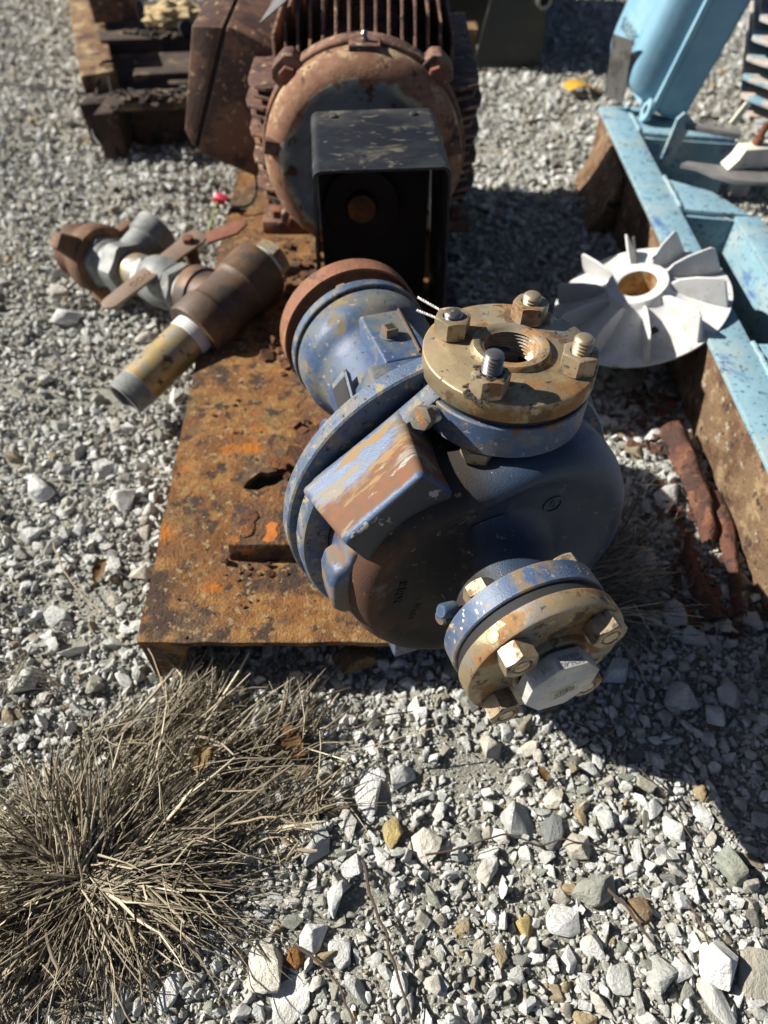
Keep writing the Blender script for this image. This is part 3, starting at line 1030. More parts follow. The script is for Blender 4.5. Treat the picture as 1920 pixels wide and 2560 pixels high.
# volute casing
bm = B()
prof = [(-.004, .60), (-.004, 1.0), (.010, 1.02), (.022, 1.035), (.036, 1.04), (.050, 1.03), (.062, .995), (.071, .94), (.0755, .87), (.0755, .80), (.0725, .74), (.0715, .66), (.0715, .52),
        (.0725, .47), (.077, .43), (.084, .395), (.095, .375), (.128, .37)]
n = 120
rings = []
for h, q in prof:
    rg = []
    for k in range(n):
        a = 2 * math.pi * k / n
        Rv = .124 + .008 * math.cos(a + R(25)) - .026 * math.exp(-((math.degrees(a) - 98) / 30) ** 2)
        if q < .5:
            rr = .128 * q
        else:
            bl = min(1, max(0, (q - .5) / .4))
            rr = q * (min(.128, Rv + .018) * (1 - bl) + Rv * bl)
        rg.append(bm.verts.new((rr * math.cos(a), rr * math.sin(a), h)))
    rings.append(rg)
for a, b in zip(rings[:-1], rings[1:]):
    for k in range(n):
        bm.faces.new((a[k], a[(k + 1) % n], b[(k + 1) % n], b[k]))
bm.faces.new(list(reversed(rings[0])))
bm.faces.new(rings[-1])
casing = fin('volute_casing', bm, 'casing', pump, ang=50)
bm = B()
def flat_cut(a, h):
    c = math.cos(a - R(127.5))
    return min(1.0, .1285 / (.1425 * c)) if c > .3 else 1.0
lathe(bm, [(-.006, .10), (-.006, .1405), (-.003, .1425), (.009, .1425), (.012, .1405), (.012, .12)], n=144, wob=flat_cut)
fin('casing_rim', bm, 'ring', pump)
bm = B()
lathe(bm, [(-.027, .06), (-.027, .1465), (-.0255, .148), (-.0125, .148), (-.011, .1465), (-.011, .06)], n=110)
fin('back_ring', bm, 'ring', pump)
# discharge slab: the flat outlet wall on the left of the volute
bm = B()
hexa(bm, [(-.137, .060, -.004), (-.108, .012, -.004), (.01, .045, -.004), (-.057, .121, -.004), (-.123, .067, .066), (-.095, .024, .068), (.01, .035, .068), (-.066, .117, .066)])
fin('outlet_wall', bm, 'pump_rusty_shaded', pump, bev=.0070, seg=5, ang=50, jit=.0007)
# drain boss on the left flank
bm = B()
prism(bm, [(-.131, -.012), (-.130, -.024), (-.124, -.031), (-.112, -.036), (-.09, -.050), (-.07, .0), (-.09, .046), (-.115, .042), (-.117, .030), (-.121, .024), (-.128, .020), (-.131, .008)], .026, .058)
fin('drain_boss', bm, 'boss', pump, bev=.006, seg=3)
# outlet neck
DX = .028
AY = FR((DX, 0, 0), (0, 1, 0), (1, 0, 0))
bm = B()
lathe(bm, [(.04, .060), (.075, .056), (.092, .047), (.118, .044)], AY, 48)
fin('outlet_neck', bm, 'casing', pump)
bm = B()
lathe(bm, [(.1055, .03), (.1055, .0622), (.1068, .0638), (.1318, .0638), (.1328, .0628), (.1328, .03)], AY, 96)
fin('outlet_flange', bm, 'blue_flange', pump)
bm = B()
lathe(bm, [(.1329, .02), (.1329, .0605), (.1383, .0605), (.1383, .02)], AY, 64)
fin('gasket', bm, 'black', pump)  # gasket widened; its black holds the gap's dirt and shade
# gold companion flange with a threaded bore
bm = B()
lathe(bm, [(.1384, .024), (.1384, .0632), (.1394, .0642), (.1540, .0642), (.1551, .0630), (.1553, .0320), (.1560, .0298), (.1592, .0288), (.1602, .0278), (.1602, .0235),
           (.1592, .0222)] + [(.159 - .0026 * i * .5, .0196 if i % 2 else .0212) for i in range(1, 17)] + [(.1384, .0195)], AY, 110, closed=True)
fin('companion_flange', bm, 'gold', pump, ang=45)
bm = B()
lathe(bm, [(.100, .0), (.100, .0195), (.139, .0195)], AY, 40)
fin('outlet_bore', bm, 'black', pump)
NUTS = [(-.005, .0325, .0025, 'nut', 'stud', 10), (.060, .0325, .0052, 'nut', 'stud_gold', 25), (.0625, -.036, .0105, 'nut', 'stud_gold', 5), (-.0085, -.0385, .0142, 'nut_dark', 'stud', 20)]
for i, (x, z, sh, nm, sm, rt) in enumerate(NUTS):
    fr = FR((x, .1556, -z), (0, 1, 0), (math.cos(R(rt)), 0, math.sin(R(rt))))
    bm = B()
    nut_shape(bm, .0238, .0150, fr, .0072)
    fin('hex_nut', bm, 'nut', pump, ang=30)
    bm = B()
    lathe(bm, [(.001, .0066)] + [(.002 + .0013 * q, .0071 if q % 2 else .0054) for q in range(int((.0135 + sh) / .0013))] + [(.0150 + sh, .0064), (.0162 + sh, .0050), (.0162 + sh, 0)], fr, 28)
    fin('stud', bm, sm, pump, ang=45)
    bm = B()
    f2 = FR((x, .1052, -z), (0, -1, 0), (math.cos(R(rt + 9)), 0, math.sin(R(rt + 9))))
    nut_shape(bm, .0232, .0100, f2)
    fin('bolt_head', bm, 'nut', pump, ang=30)
text_mesh('stamp', 'JNMT', .0042, .0002, Matrix.Translation((-.005, .1744, -.0325)) @ Matrix.Rotation(R(-90), 4, 'X') @ Matrix.Rotation(R(20), 4, 'Z'), 'nut_dark', pump)
# greasy dirt round the front nut
bm = B()
r = random.Random(5)
for _ in range(90):
    a = r.uniform(0, 6.28)
    q = r.choice(('top', 'base'))
    if q == 'top':
        rr = r.uniform(.0065, .0115)
        if not (0 < (a % 6.28) < 5.2):
            continue
        p = Vector((-.0085 + rr * math.cos(a), .1707, .0385 + rr * math.sin(a)))
    else:
        a = r.uniform(1.9, 4.3)
        rr = r.uniform(.0125, .0185)
        p = Vector((-.0085 + rr * math.cos(a), .1556, .0385 + rr * math.sin(a) * .8))
    bmesh.ops.create_icosphere(bm, subdivisions=1, radius=r.uniform(.0007, .0021), matrix=Matrix.Translation(p) @ Matrix.Diagonal((1, .6, 1, 1)))
o = fin('grease', bm, 'dirt', pump, jit=.0006, merge=False)
o['kind'] = 'stuff'
# set screw in the side of the outlet flange
JM = FR((-.034, .1215, .013), (-.026, .0145, .018), (0, 1, 0))
bm = B()
lathe(bm, [(-.004, .0062)] + [(-.003 + .0013 * q, .0072 if q % 2 else .0060) for q in range(15)], JM, 24)
sc = fin('jack_screw', bm, 'stud', pump, ang=40)
bm = B()
nut_shape(bm, .0160, .0092, JM @ Matrix.Translation((0, 0, .0160)), rot=.3)
fin('screw_head', bm, 'pump', sc, ang=30)

# inlet side
bm = B()
lathe(bm, [(.1235, .03), (.1235, .0620), (.1248, .0636), (.1413, .0636), (.1423, .0625), (.1423, .03)], n=96)
fin('inlet_flange', bm, 'blue_flange', pump)
bm = B()
lathe(bm, [(.1424, .02), (.1424, .0605), (.1512, .0605), (.1512, .02)], n=64)
fin('gasket', bm, 'black', pump)  # widened black gasket again carries the gap's shade and grime
bm = B()
lathe(bm, [(.1513, .022), (.1513, .0630), (.1524, .0642), (.1660, .0642), (.1671, .0632), (.1674, .0350), (.1682, .0330), (.1722, .0318), (.1735, .0305), (.1735, .0262), (.1700, .0240), (.1520, .022)], n=110, closed=True)
fin('companion_flange', bm, 'gold', pump, ang=45)
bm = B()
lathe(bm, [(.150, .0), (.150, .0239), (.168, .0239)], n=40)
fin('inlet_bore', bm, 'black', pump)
for i, ang in enumerate((45, 135, 225, 315)):
    x, y = .0493 * math.cos(R(ang)), .0493 * math.sin(R(ang))
    fr = FR((x, y, .1675), (0, 0, 1), (math.cos(R(20 + 17 * i)), math.sin(R(20 + 17 * i)), 0))
    bm = B()
    nut_shape(bm, .0238, .0150, fr, .0072)
    fin('hex_nut', bm, 'nut', pump, ang=30)
    bm = B()
    lathe(bm, [(.001, .0066), (.0138, .0066), (.0152, .0054), (.0152, .0)], fr, 28)
    fin('stud', bm, 'stud_gold', pump, ang=45)
    bm = B()
    nut_shape(bm, .0232, .0110, FR((x, y, .1232), (0, 0, -1), (math.cos(R(8 + 21 * i)), math.sin(R(8 + 21 * i)), 0)))
    fin('bolt_head', bm, 'nut', pump, ang=30)
# round weld plug in the rim of the lower companion flange
a = R(137)
fr = FR((.0638 * math.cos(a), .0638 * math.sin(a), .1585), (math.cos(a), math.sin(a), 0))
bm = B()
lathe(bm, [(-.001, .0056), (.0006, .0056), (.0009, .0050), (.0009, .0019), (.0004, .0016), (.0004, 0)], fr, 28)
fin('weld_plug', bm, 'gold', pump)
# digits punched into the blue rim
for k, ch in enumerate('733533'):
    a = R(96 - 9.2 * k)
    m4 = FR((.06365 * math.cos(a), .06365 * math.sin(a), .1345), (math.cos(a), math.sin(a), 0), (math.sin(a), -math.cos(a), 0))
    text_mesh('digit', ch, .0095, .00012, m4, 'ring', pump)
# paint chips on the blue rim
bm = B()
r = random.Random(8)
for _ in range(9):
    a = R(r.uniform(125, 165))
    h = r.uniform(.127, .140)
    m4 = FR((.0636 * math.cos(a), .0636 * math.sin(a), h), (math.cos(a), math.sin(a), 0))
    k = r.randint(5, 8)
    q = r.uniform(.0006, .0018)
    prism(bm, [(q * r.uniform(.5, 1.3) * math.cos(6.28 * j / k), q * r.uniform(.5, 1.9) * math.sin(6.28 * j / k)) for j in range(k)], -.0003, .00025, m4)
o = fin('paint_chips', bm, 'tape', pump, merge=False)
o['kind'] = 'stuff'
# grey octagonal plug screwed into the inlet
bm = B()
lathe(bm, [(.168, .0225), (.1755, .0235), (.1757, .0262), (.1772, .0268), (.1772, .0250), (.1785, .0250)], n=64)
lathe(bm, [(.178, .0268), (.1795, .0276), (.1798, .0276)], n=64)
plugb = fin('pipe_plug', bm, 'plug', pump)
bm = B()
OC = R(22.5 - 6)
pts = [(.0298 * math.cos(OC + k * math.pi / 4), .0298 * math.sin(OC + k * math.pi / 4)) for k in range(8)]
prism(bm, pts, .1760, .1905)
fin('plug_head', bm, 'plug', plugb, bev=.0009, seg=2)
ap = .0298 * math.cos(R(22.5))
for a, lines, ink in ((R(90 - 6), (('450-015', .0012, .0052), ('SCH-40', -.0038, .0056)), 'ink_grey'), (R(135 - 6), (('PVC I', -.001, .0068),), 'plug')):
    for s_, off, sz in lines:
        m4 = FR((ap * math.cos(a), ap * math.sin(a), .1832 - off), (math.cos(a), math.sin(a), 0), (-math.sin(a), math.cos(a), 0))
        # lettering reads upside down from the inlet end
        text_mesh('lettering', s_, sz, .0003, m4, ink, plugb)
bm = B()
LBL = FR((.003, -.0075, .1905), (0, 0, 1), (math.cos(R(14)), math.sin(R(14)), 0))
prism(bm, [(-.0105, -.0070), (.0105, -.0070), (.0115, -.006), (.0115, .006), (.0105, .0070), (-.0105, .0070), (-.0115, .006), (-.0115, -.006)], .00005, .0002, LBL)
fin('barcode_label', bm, 'label', plugb, shade=False)
bm = B()
x = -.0075
r = random.Random(2)
while x < .0075:
    wd = r.choice((.00022, .00022, .00045, .0007))
    prism(bm, [(x, -.0030), (x + wd, -.0030), (x + wd, .0032), (x, .0032)], .0002, .00026, LBL)
    x += wd + r.choice((.00025, .00025, .0005))
for yy, x0, x1 in ((.0048, -.006, .004), (.0039, -.0045, .0055), (-.0041, -.0085, .0015), (-.0040, .005, .008), (-.0052, -.0085, .0)):
    x = x0
    while x < x1:
        wd = r.uniform(.0004, .0011)
        prism(bm, [(x, yy - .00028), (x + wd, yy - .00028), (x + wd, yy + .00028), (x, yy + .00028)], .0002, .00026, LBL)
        x += wd + .00025
fin('barcode', bm, 'ink', plugb, shade=False, merge=False)

# cast marks on the volute face
m4 = Matrix.Translation((.046, .056, .0716)) @ Matrix.Rotation(R(15), 4, 'Z')
text_mesh('cast_mark', '6', .012, .0006, m4, 'casing', pump)
bm = B()
tube_ring(bm, .0085, .0070, -.0002, .0010, m4, 32)
fin('cast_ring', bm, 'casing', pump)
text_mesh('cast_mark', '10G1 ACM', .010, .0006, Matrix.Translation((-.022, .066, .0716)) @ Matrix.Rotation(R(28), 4, 'Z'), 'casing', pump)
text_mesh('cast_mark', '3620 II', .010, .0006, Matrix.Translation((-.078, -.005, .0722)) @ Matrix.Rotation(R(80), 4, 'Z'), 'casing', pump)
text_mesh('cast_mark', 'NEW 43', .009, .0006, Matrix.Translation((-.062, -.032, .0716)) @ Matrix.Rotation(R(75), 4, 'Z'), 'casing', pump)
# chipped gauge boss by the inlet neck
bm = B()
lathe(bm, [(0, .0060), (.012, .0060), (.0135, .0045), (.0135, 0)], FR((-.046, -.008, .100), (-1, .15, .35)), 20)
fin('gauge_boss', bm, 'boss', pump)
bm = B()
lathe(bm, [(0, .006), (.012, .006), (.014, .0045), (.014, 0)], FR((-.052, .016, .112), (-.9, .4, .2)), 20)
fin('gauge_boss', bm, 'pump', pump)

# bearing frame behind the ring
bm = B()
lathe(bm, [(-.027, .092), (-.035, .088), (-.055, .066), (-.075, .0585), (-.185, .0585), (-.196, .0600), (-.205, .0655), (-.212, .0720), (-.220, .0742), (-.242, .0745), (-.244, .0735)], n=80)
fr_ = fin('bearing_frame', bm, 'pump', pump)
bm = B()
lathe(bm, [(-.2445, .05), (-.2445, .0715), (-.2475, .0715), (-.2475, .05)], n=64)
fin('gasket', bm, 'black', pump)
bm = B()
lathe(bm, [(-.2478, .03), (-.2478, .0762), (-.2490, .0772), (-.2580, .0772), (-.2590, .0762), (-.2590, .02), (-.262, .02), (-.262, 0)], n=80)
fin('end_cover', bm, 'ring', pump)
for ang in (105, 45, 200, 330):
    bm = B()
    nut_shape(bm, .0150, .0075, FR((.066 * math.cos(R(ang)), .066 * math.sin(R(ang)), -.2592), (0, 0, -1), (1, .2, 0)))
    fin('bolt_head', bm, 'nut', pump, ang=30)
bm = B()
tube_ring(bm, .0800, .0775, -.298, -.276, I4, 80)
lathe(bm, [(-.294, .0778), (-.294, .028), (-.298, .028), (-.298, .0778)], I4, 80)
fin('coupling_drum', bm, 'rust_ring', pump)
bm = B()
lathe(bm, [(-.262, .0115), (-.325, .0115), (-.325, 0)], n=24)
fin('shaft', bm, 'bolt_rust', pump)
# top pad with square plug
bm = B()
hexa(bm, [(-.024, .045, -.212), (.030, .045, -.212), (.038, .045, -.118), (-.026, .045, -.118), (-.017, .0685, -.207), (.024, .0685, -.207), (.030, .0685, -.128), (-.019, .0685, -.128)])
fin('oil_pad', bm, 'pump', pump, bev=.0022, seg=3)
bm = B()
hexa(bm, [(-.050, .040, -.130), (.052, .040, -.130), (.056, .040, -.055), (-.054, .040, -.055), (-.040, .0740, -.120), (.044, .0740, -.120), (.047, .0730, -.072), (-.043, .0730, -.072)])
fin('adapter_block', bm, 'pump', pump, bev=.004, seg=3)
bm = B()
box(bm, (-.001, .0735, -.166), (.0125, .0110, .0125), Matrix.Rotation(R(4), 3, 'Y'))
sq = fin('square_plug', bm, 'nut_dark', pump, bev=.0008)
bm = B()
box(bm, (-.001, .0791, -.166), (.0080, .0004, .0080), Matrix.Rotation(R(4), 3, 'Y'))
fin('square_socket', bm, 'black', sq)
bm = B()
lathe(bm, [(.0682, .0095), (.0697, .0095), (.0702, .0085), (.0702, 0)], FR((-.001, 0, -.166), (0, 1, 0)), 28)
fin('plug_collar', bm, 'pump', pump)
bm = B()
box(bm, (.019, .0700, -.168), (.0018, .0028, .074), Matrix.Rotation(R(-5), 3, 'Y'))
fin('pad_rib', bm, 'nut_dark', pump)
# adapter window on the left flank
bm = B()
hexa(bm, [(-.046, .046, -.150), (-.0600, .030, -.150), (-.0640, .012, -.095), (-.054, .036, -.095), (-.050, .0510, -.154), (-.064, .034, -.154), (-.068, .014, -.091), (-.058, .040, -.091)])
fin('window_frame', bm, 'ring', pump, bev=.001)
bm = B()
hexa(bm, [(-.050, .044, -.147), (-.062, .031, -.147), (-.066, .016, -.097), (-.056, .036, -.097), (-.0535, .0465, -.147), (-.0655, .0335, -.147), (-.0695, .0185, -.097), (-.0595, .0385, -.097)])
fin('window_opening', bm, 'black', pump)
bm = B()
lathe(bm, [(0, .013), (.008, .013), (.010, .011), (.010, .007), (.004, .006), (.004, 0)], FR((-.068, -.012, -.140), (-1, .25, .1)), 28)
fin('sight_glass', bm, 'pump', pump)
bm = B()
nut_shape(bm, .016, .009, FR((-.082, -.030, -.115), (-.9, .3, .3)))
fin('bolt_head', bm, 'nut_dark', pump, ang=30)
# feet
for fx in (-.050, .052):
    bm = B()
    box(bm, (fx, -.126, .020), (.035, .050, .05))
    fin('casing_foot', bm, 'boss', pump, bev=.003)
bm = B()
hexa(bm, [(-.035, -.15, -.20), (.035, -.15, -.20), (.035, -.15, -.165), (-.035, -.15, -.165), (-.018, -.05, -.20), (.018, -.05, -.20), (.018, -.05, -.165), (-.018, -.05, -.165)])
fin('frame_foot', bm, 'pump', pump, bev=.002)

# pale twisted wire poking out beside the left flange nut
bm = B()
for p0, p1 in (((.052, .462, .3760), (.0265, .488, .3760)), ((.050, .455, .3750), (.0255, .472, .3750))):
    p0, p1 = Vector(p0), Vector(p1)
    for ph in (0, math.pi):
        pts = []
        d = (p1 - p0)
        xx = d.cross(Vector((0, 0, 1))).normalized()
        yy = d.normalized().cross(xx)
        for k in range(40):
            t = k / 39
            a = ph + t * 2 * math.pi * 7
            pts.append(p0 + d * t + (xx * math.cos(a) + yy * math.sin(a)) * .0006)
        tube(bm, pts, .00062, 5)
fin('tie_wire', bm, 'string', None, label='two short ends of pale twisted wire beside the flange nut', cat='wire')

# ------------------------------------------------------------------ rusted electric motor
MO = Vector((-.030, 1.10, .070))
motor = thing('electric_motor', 'rusted round electric motor with upright cooling fins behind the black guard', 'motor', MO)
AM = FR((0, 0, .15), (0, -1, 0), (1, 0, 0))
bm = B()
lathe(bm, [(-.37, .10), (-.37, .140), (-.03, .140), (-.022, .151), (.004, .151), (.006, .149), (.006, .120)], AM, 96)
fin('frame', bm, 'motor', motor)
bm = B()
lathe(bm, [(-.002, .100), (-.002, .1415), (.010, .1455), (.024, .1455), (.034, .1420), (.046, .1320), (.0535, .119), (.0545, .110), (.050, .102), (.048, .09), (.048, .03), (.060, .028), (.060, 0)], AM, 110)
fin('end_bell', bm, 'motor_bell', motor, ang=60)
# upright fins on top
fin_src = {}
for i in range(15):
    x = -.128 + i * .0183
    th = .0042
    zt = .15 + math.sqrt(max(.0, .182 ** 2 - x * x * .92))
    zb = .15 + math.sqrt(max(.0004, .138 ** 2 - min(x * x, .0185)))
    zf = .15 + math.sqrt(max(.0004, .150 ** 2 - min(x * x, .0218))) - .003
    bm = B()
    prism(bm, [(.024, zb), (.024, zf), (.048, zf + (zt - zf) * .25), (.072, zt), (.365, zt), (.365, zb)], -th / 2, th / 2, FR((x, 0, 0), (1, 0, 0), (0, 1, 0)))
    fin('cooling_fin', bm, 'motor', motor, bev=.0007)
# level fins on both sides
for sx in (-1, 1):
    for i in range(13):
        z = .066 + i * .0135
        dz = z - .15
        xi = math.sqrt(.136 ** 2 - min(dz * dz, .0175))
        xo = .172 + .006 * math.sin(i * 2.1)
        if abs(dz) > .07:
            xo -= (abs(dz) - .07) * .25
        bm = B()
        prism(bm, [(sx * xi, .03), (sx * (xo - .03), .022), (sx * (xo - .005), .036), (sx * xo, .060), (sx * xo, .36), (sx * xi, .36)], z - .0024, z + .0024)
        fin('cooling_fin', bm, 'motor', motor, bev=.0007)
# clamp lugs with bolts
for ang in (133, 47, 222, 318):
    a = R(ang)
    c = Vector((math.cos(a), 0, math.sin(a)))
    tdir = Vector((-math.sin(a), 0, math.cos(a)))
    fr = FR(Vector((0, .022, .15)) + c * .150, (0, -1, 0), tdir)
    bm = B()
    prism(bm, [(-.023, -.022), (.023, -.022), (.021, .012), (.012, .020), (-.012, .020), (-.021, .012)], -.004, .034, FR(Vector((0, .022, .15)) + c * .150, (0, -1, 0), -tdir))
    lug = fin('clamp_lug', bm, 'motor', motor, bev=.003, seg=2)
    bm = B()
    nut_shape(bm, .021, .011, fr @ Matrix.Translation((0, 0, .0345)))
    fin('bolt_head', bm, 'bolt_rust', lug, ang=30)
# top boss with grease fitting
bm = B()
box(bm, (.004, -.012, .290), (.042, .036, .020))
box(bm, (.004, -.034, .2800), (.050, .012, .012))
boss = fin('grease_boss', bm, 'motor', motor, bev=.002)
bm = B()
lathe(bm, [(0, .005), (.004, .005), (.005, .003), (.010, .0045), (.013, .002), (.013, 0)], FR((.004, -.012, .300), (0, -.15, 1)), 16)
fin('grease_fitting', bm, 'stud', boss)
# small dark notches round the bell
for ang in (168, 12):
    a = R(ang)
    bm = B()
    box(bm, (.133 * math.cos(a), -.044, .15 + .133 * math.sin(a)), (.022, .016, .020), Matrix.Rotation(-a, 3, 'Y'))
    fin('bell_notch', bm, 'motor', motor, bev=.002)
# grey data plate leaning on the top fins
bm = B()
box(bm, (-.108, .105, .325), (.062, .110, .0015), Matrix.Rotation(R(-36), 3, 'Y') @ Matrix.Rotation(R(-14), 3, 'Z'))
fin('data_plate', bm, 'tag', motor)
# feet
for sx in (-1, 1):
    bm = B()
    hexa(bm, [(sx * .175, .035, .001), (sx * .095, .035, .001), (sx * .095, .10, .001), (sx * .175, .10, .001), (sx * .175, .038, .020), (sx * .095, .038, .020), (sx * .095, .10, .020), (sx * .175, .10, .020)])
    hexa(bm, [(sx * .150, .065, .020), (sx * .085, .065, .020), (sx * .085, .080, .020), (sx * .150, .080, .020), (sx * .120, .065, .085), (sx * .085, .065, .085), (sx * .085, .080, .085), (sx * .120, .080, .085)])
    ft = fin('foot', bm, 'motor', motor, bev=.002)
    bm = B()
    nut_shape(bm, .022, .012, FR((sx * .150, .060, .020), (0, 0, 1)))
    fin('bolt_head', bm, 'bolt_rust', ft, ang=30)
bm = B()
lathe(bm, [(.06, .019), (.172, .019), (.172, .004), (.168, 0)], AM, 32)
fin('shaft', bm, 'union', motor)
bm = B()
lathe(bm, [(.142, .022), (.142, .046), (.155, .050), (.163, .050), (.163, .022)], AM, 48)
fin('coupling_hub', bm, 'black', motor)

# terminal box, leaning outward on the motor's left
th = R(24)
JB = FR((-.322, 1.255, .158), (0, 1, 0), (-math.cos(th), 0, math.sin(th)))   # x outward, y down the seam, z away from the camera
jb = bpy.data.objects.new('terminal_box', None)
COL.objects.link(jb)
jb.parent = motor
def JP(u, wd, y):
    """u up the seam, wd outward, y along the motor (metres) -> motor-local point"""
    o_ = Vector((-.322, 1.255 + y, .158)) + Vector((math.sin(th), 0, math.cos(th))) * u + Vector((-math.cos(th), 0, math.sin(th))) * wd
    return o_ - MO
bm = B()
hexa(bm, [JP(0, .003, 0), JP(0, .003, .22), JP(.195, .003, .22), JP(.195, .003, 0), JP(.020, .024, .006), JP(.020, .024, .214), JP(.176, .046, .214), JP(.176, .046, .006)])
fin('box_cover', bm, 'jbox', jb, bev=.003)
bm = B()
hexa(bm, [JP(.004, -.004, .004), JP(.004, -.004, .216), JP(.191, -.004, .216), JP(.191, -.004, .004), JP(.004, .003, .004), JP(.004, .003, .216), JP(.191, .003, .216), JP(.191, .003, .004)])
fin('cover_gasket', bm, 'black', jb)
bm = B()
hexa(bm, [JP(-.004, -.110, .0), JP(-.004, -.110, .22), JP(.200, -.110, .22), JP(.200, -.110, 0), JP(-.004, -.004, 0), JP(-.004, -.004, .22), JP(.200, -.004, .22), JP(.200, -.004, 0)])
fin('box_body', bm, 'jbox', jb, bev=.003)

# black coupling guard, an inverted U of sheet steel
guard = thing('coupling_guard', 'black steel coupling guard, open at the front, with dusty top', 'guard', (-.008, .88, .07))
bm = B()
GX, GZ, GT = .0785, .262, .0030
outl = [(-GX - .008, .001), (-GX, GZ - .012)]
for k in range(5):
    a = R(180 - 22.5 * k)
    outl.append((-GX + .010 + .010 * math.cos(a), GZ - .010 + .010 * math.sin(a)))
for k in range(5):
    a = R(90 - 22.5 * k)
    outl.append((GX - .010 + .010 * math.cos(a), GZ - .010 + .010 * math.sin(a)))
outl += [(GX, GZ - .012), (GX + .008, .001)]
inn = [(x * (1 - GT / GX), z - (GT if z > .2 else 0)) for x, z in outl]
GR = Matrix.Rotation(R(4.5), 4, 'Z')
v0, v1 = [], []
for pl, ys in ((outl, 0), (inn, 1)):
    for yy in (-.078, .084):
        v0.append([bm.verts.new(GR @ Vector((x, yy, z))) for x, z in pl])
oA, oB, iA, iB = v0
for a, b in ((oA, oB), (iB, iA), (iA, oA), (oB, iB)):
    for k in range(len(a) - 1):
        bm.faces.new((a[k], a[k + 1], b[k + 1], b[k]))
for k in (0, -1):
    bm.faces.new((oA[k], oB[k], iB[k], iA[k]))
fin('guard_shell', bm, 'guard', guard, ang=50)
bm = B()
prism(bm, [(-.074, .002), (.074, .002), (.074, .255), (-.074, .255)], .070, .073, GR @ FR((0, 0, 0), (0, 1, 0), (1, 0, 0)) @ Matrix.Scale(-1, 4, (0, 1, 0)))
fin('shade_backing', bm, 'black', guard)  # black sheet added to keep the inside of the guard dark
bm = B()
hexa(bm, [GR @ Vector(q) for q in [(-.083, .0845, .002), (-.080, .0845, .002), (-.080, .150, .002), (-.083, .150, .002), (-.081, .0845, .235), (-.078, .0845, .235), (-.078, .150, .18), (-.081, .150, .18)]])
fin('sun_block_sheet', bm, 'guard', guard)  # extra sheet added to stop sun leaking in behind the guard
bm = B()
for sx in (-1, 1):
    hexa(bm, [GR @ Vector(p) for p in [(sx * .087, -.078, .0012), (sx * .122, -.078, .0012), (sx * .122, .084, .0012), (sx * .087, .084, .0012), (sx * .087, -.078, .0045), (sx * .122, -.078, .0045), (sx * .122, .084, .0045), (sx * .087, .084, .0045)]])
fin('guard_flange', bm, 'guard', guard)
for sx in (-1, 1):
    for yy in (-.05, .055):
        bm = B()
        nut_shape(bm, .014, .007, FR(GR @ Vector((sx * .104, yy, .0046)), (0, 0, 1)))
        fin('bolt_head', bm, 'bolt_rust', guard, ang=30)
for sx in (-1, 1):
    bm = B()
    lathe(bm, [(0, .0055), (.0018, .0050), (.0030, .0030), (.0032, 0)], FR(GR @ Vector((sx * .050, .066, .2621)), (0, 0, 1)), 16)
    fin('rivet', bm, 'guard', guard)

# loose motor leads ending in a red cap
lead = thing('motor_lead', 'black motor leads drooping from the terminal box to a red cap', 'wire', (-.255, 1.32, .14))
bm = B()
lo = Vector((-.255, 1.32, .14))
tube(bm, smooth_path([Vector(p) - lo for p in ((-.262, 1.335, .165), (-.255, 1.29, .135), (-.226, 1.26, .105), (-.232, 1.21, .085), (-.262, 1.20, .085), (-.281, 1.215, .088))]), .0024, 7)
tube(bm, smooth_path([Vector(p) - lo for p in ((-.258, 1.335, .160), (-.228, 1.28, .125), (-.196, 1.245, .105), (-.192, 1.20, .095), (-.170, 1.19, .092))]), .0022, 7)
fin('black_wire', bm, 'wire', lead)
bm = B()
tube(bm, smooth_path([Vector(p) - lo for p in ((-.290, 1.222, .088), (-.296, 1.19, .080), (-.306, 1.15, .060), (-.336, 1.115, .040), (-.360, 1.11, .03))]), .0018, 6)
fin('yellow_wire', bm, 'wire_yg', lead)
bm = B()
lathe(bm, [(-.013, 0), (-.013, .006), (-.006, .0085), (.008, .0095), (.012, .007), (.012, 0)], FR(Vector((-.286, 1.219, .088)) - lo, (-1, .3, .1)), 14, wob=lambda a, h: 1 + .10 * math.cos(a * 7))
fin('red_cap', bm, 'red', lead)

# ------------------------------------------------------------------ pipe assembly lying on gravel and plate
pipe = thing('valve_assembly', 'pipe assembly with ball valve, brown tee and taped nipple leaning on the plate', 'pipe fitting', (-.32, .95, .05))
PL = Vector((-.32, .95, .05))
TA, TB = Vector((-.334, .752, .062)) - PL, Vector((-.168, .970, .122)) - PL
TD = (TB - TA).normalized()
TL = (TB - TA).length
VD = Vector((-.78, .60, -.12)).normalized()          # branch towards the valve
MID = TA + TD * (TL * .62)
FT = FR(TA, TD)
bm = B()
tube_ring(bm, .0292, .0262, .0, .104, FT, 48)
fin('nipple', bm, 'brass', pipe)
bm = B()
lathe(bm, [(.0, .0255), (.0, .0285)] + [(-.0015 - .0017 * q, .0290 - .00012 * q if q % 2 else .0276 - .00012 * q) for q in range(16)] + [(-.029, .0268), (-.029, .0225), (.0, .0225)], FT, 40)
fin('threaded_end', bm, 'galv', pipe, ang=60)
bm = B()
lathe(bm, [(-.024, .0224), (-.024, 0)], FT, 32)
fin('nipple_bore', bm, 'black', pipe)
bm = B()
lathe(bm, [(.094, .0296)] + [(.0945 + .0022 * q, .0305 if q % 2 else .0297) for q in range(9)] + [(.114, .030)], FT, 48)
fin('thread_tape', bm, 'tape', pipe)
bm = B()
e = TL - .022
lathe(bm, [(.110, .032), (.110, .0430), (.113, .0445), (.147, .0447), (.1495, .0425), (.155, .0412), (e - .062, .0412), (e - .054, .0422), (e - .051, .0447), (e - .004, .0447), (e, .0430), (e, .028)], FT, 64)
tee = fin('tee_body', bm, 'bronze', pipe)
FB = FR(MID, VD)
bm = B()
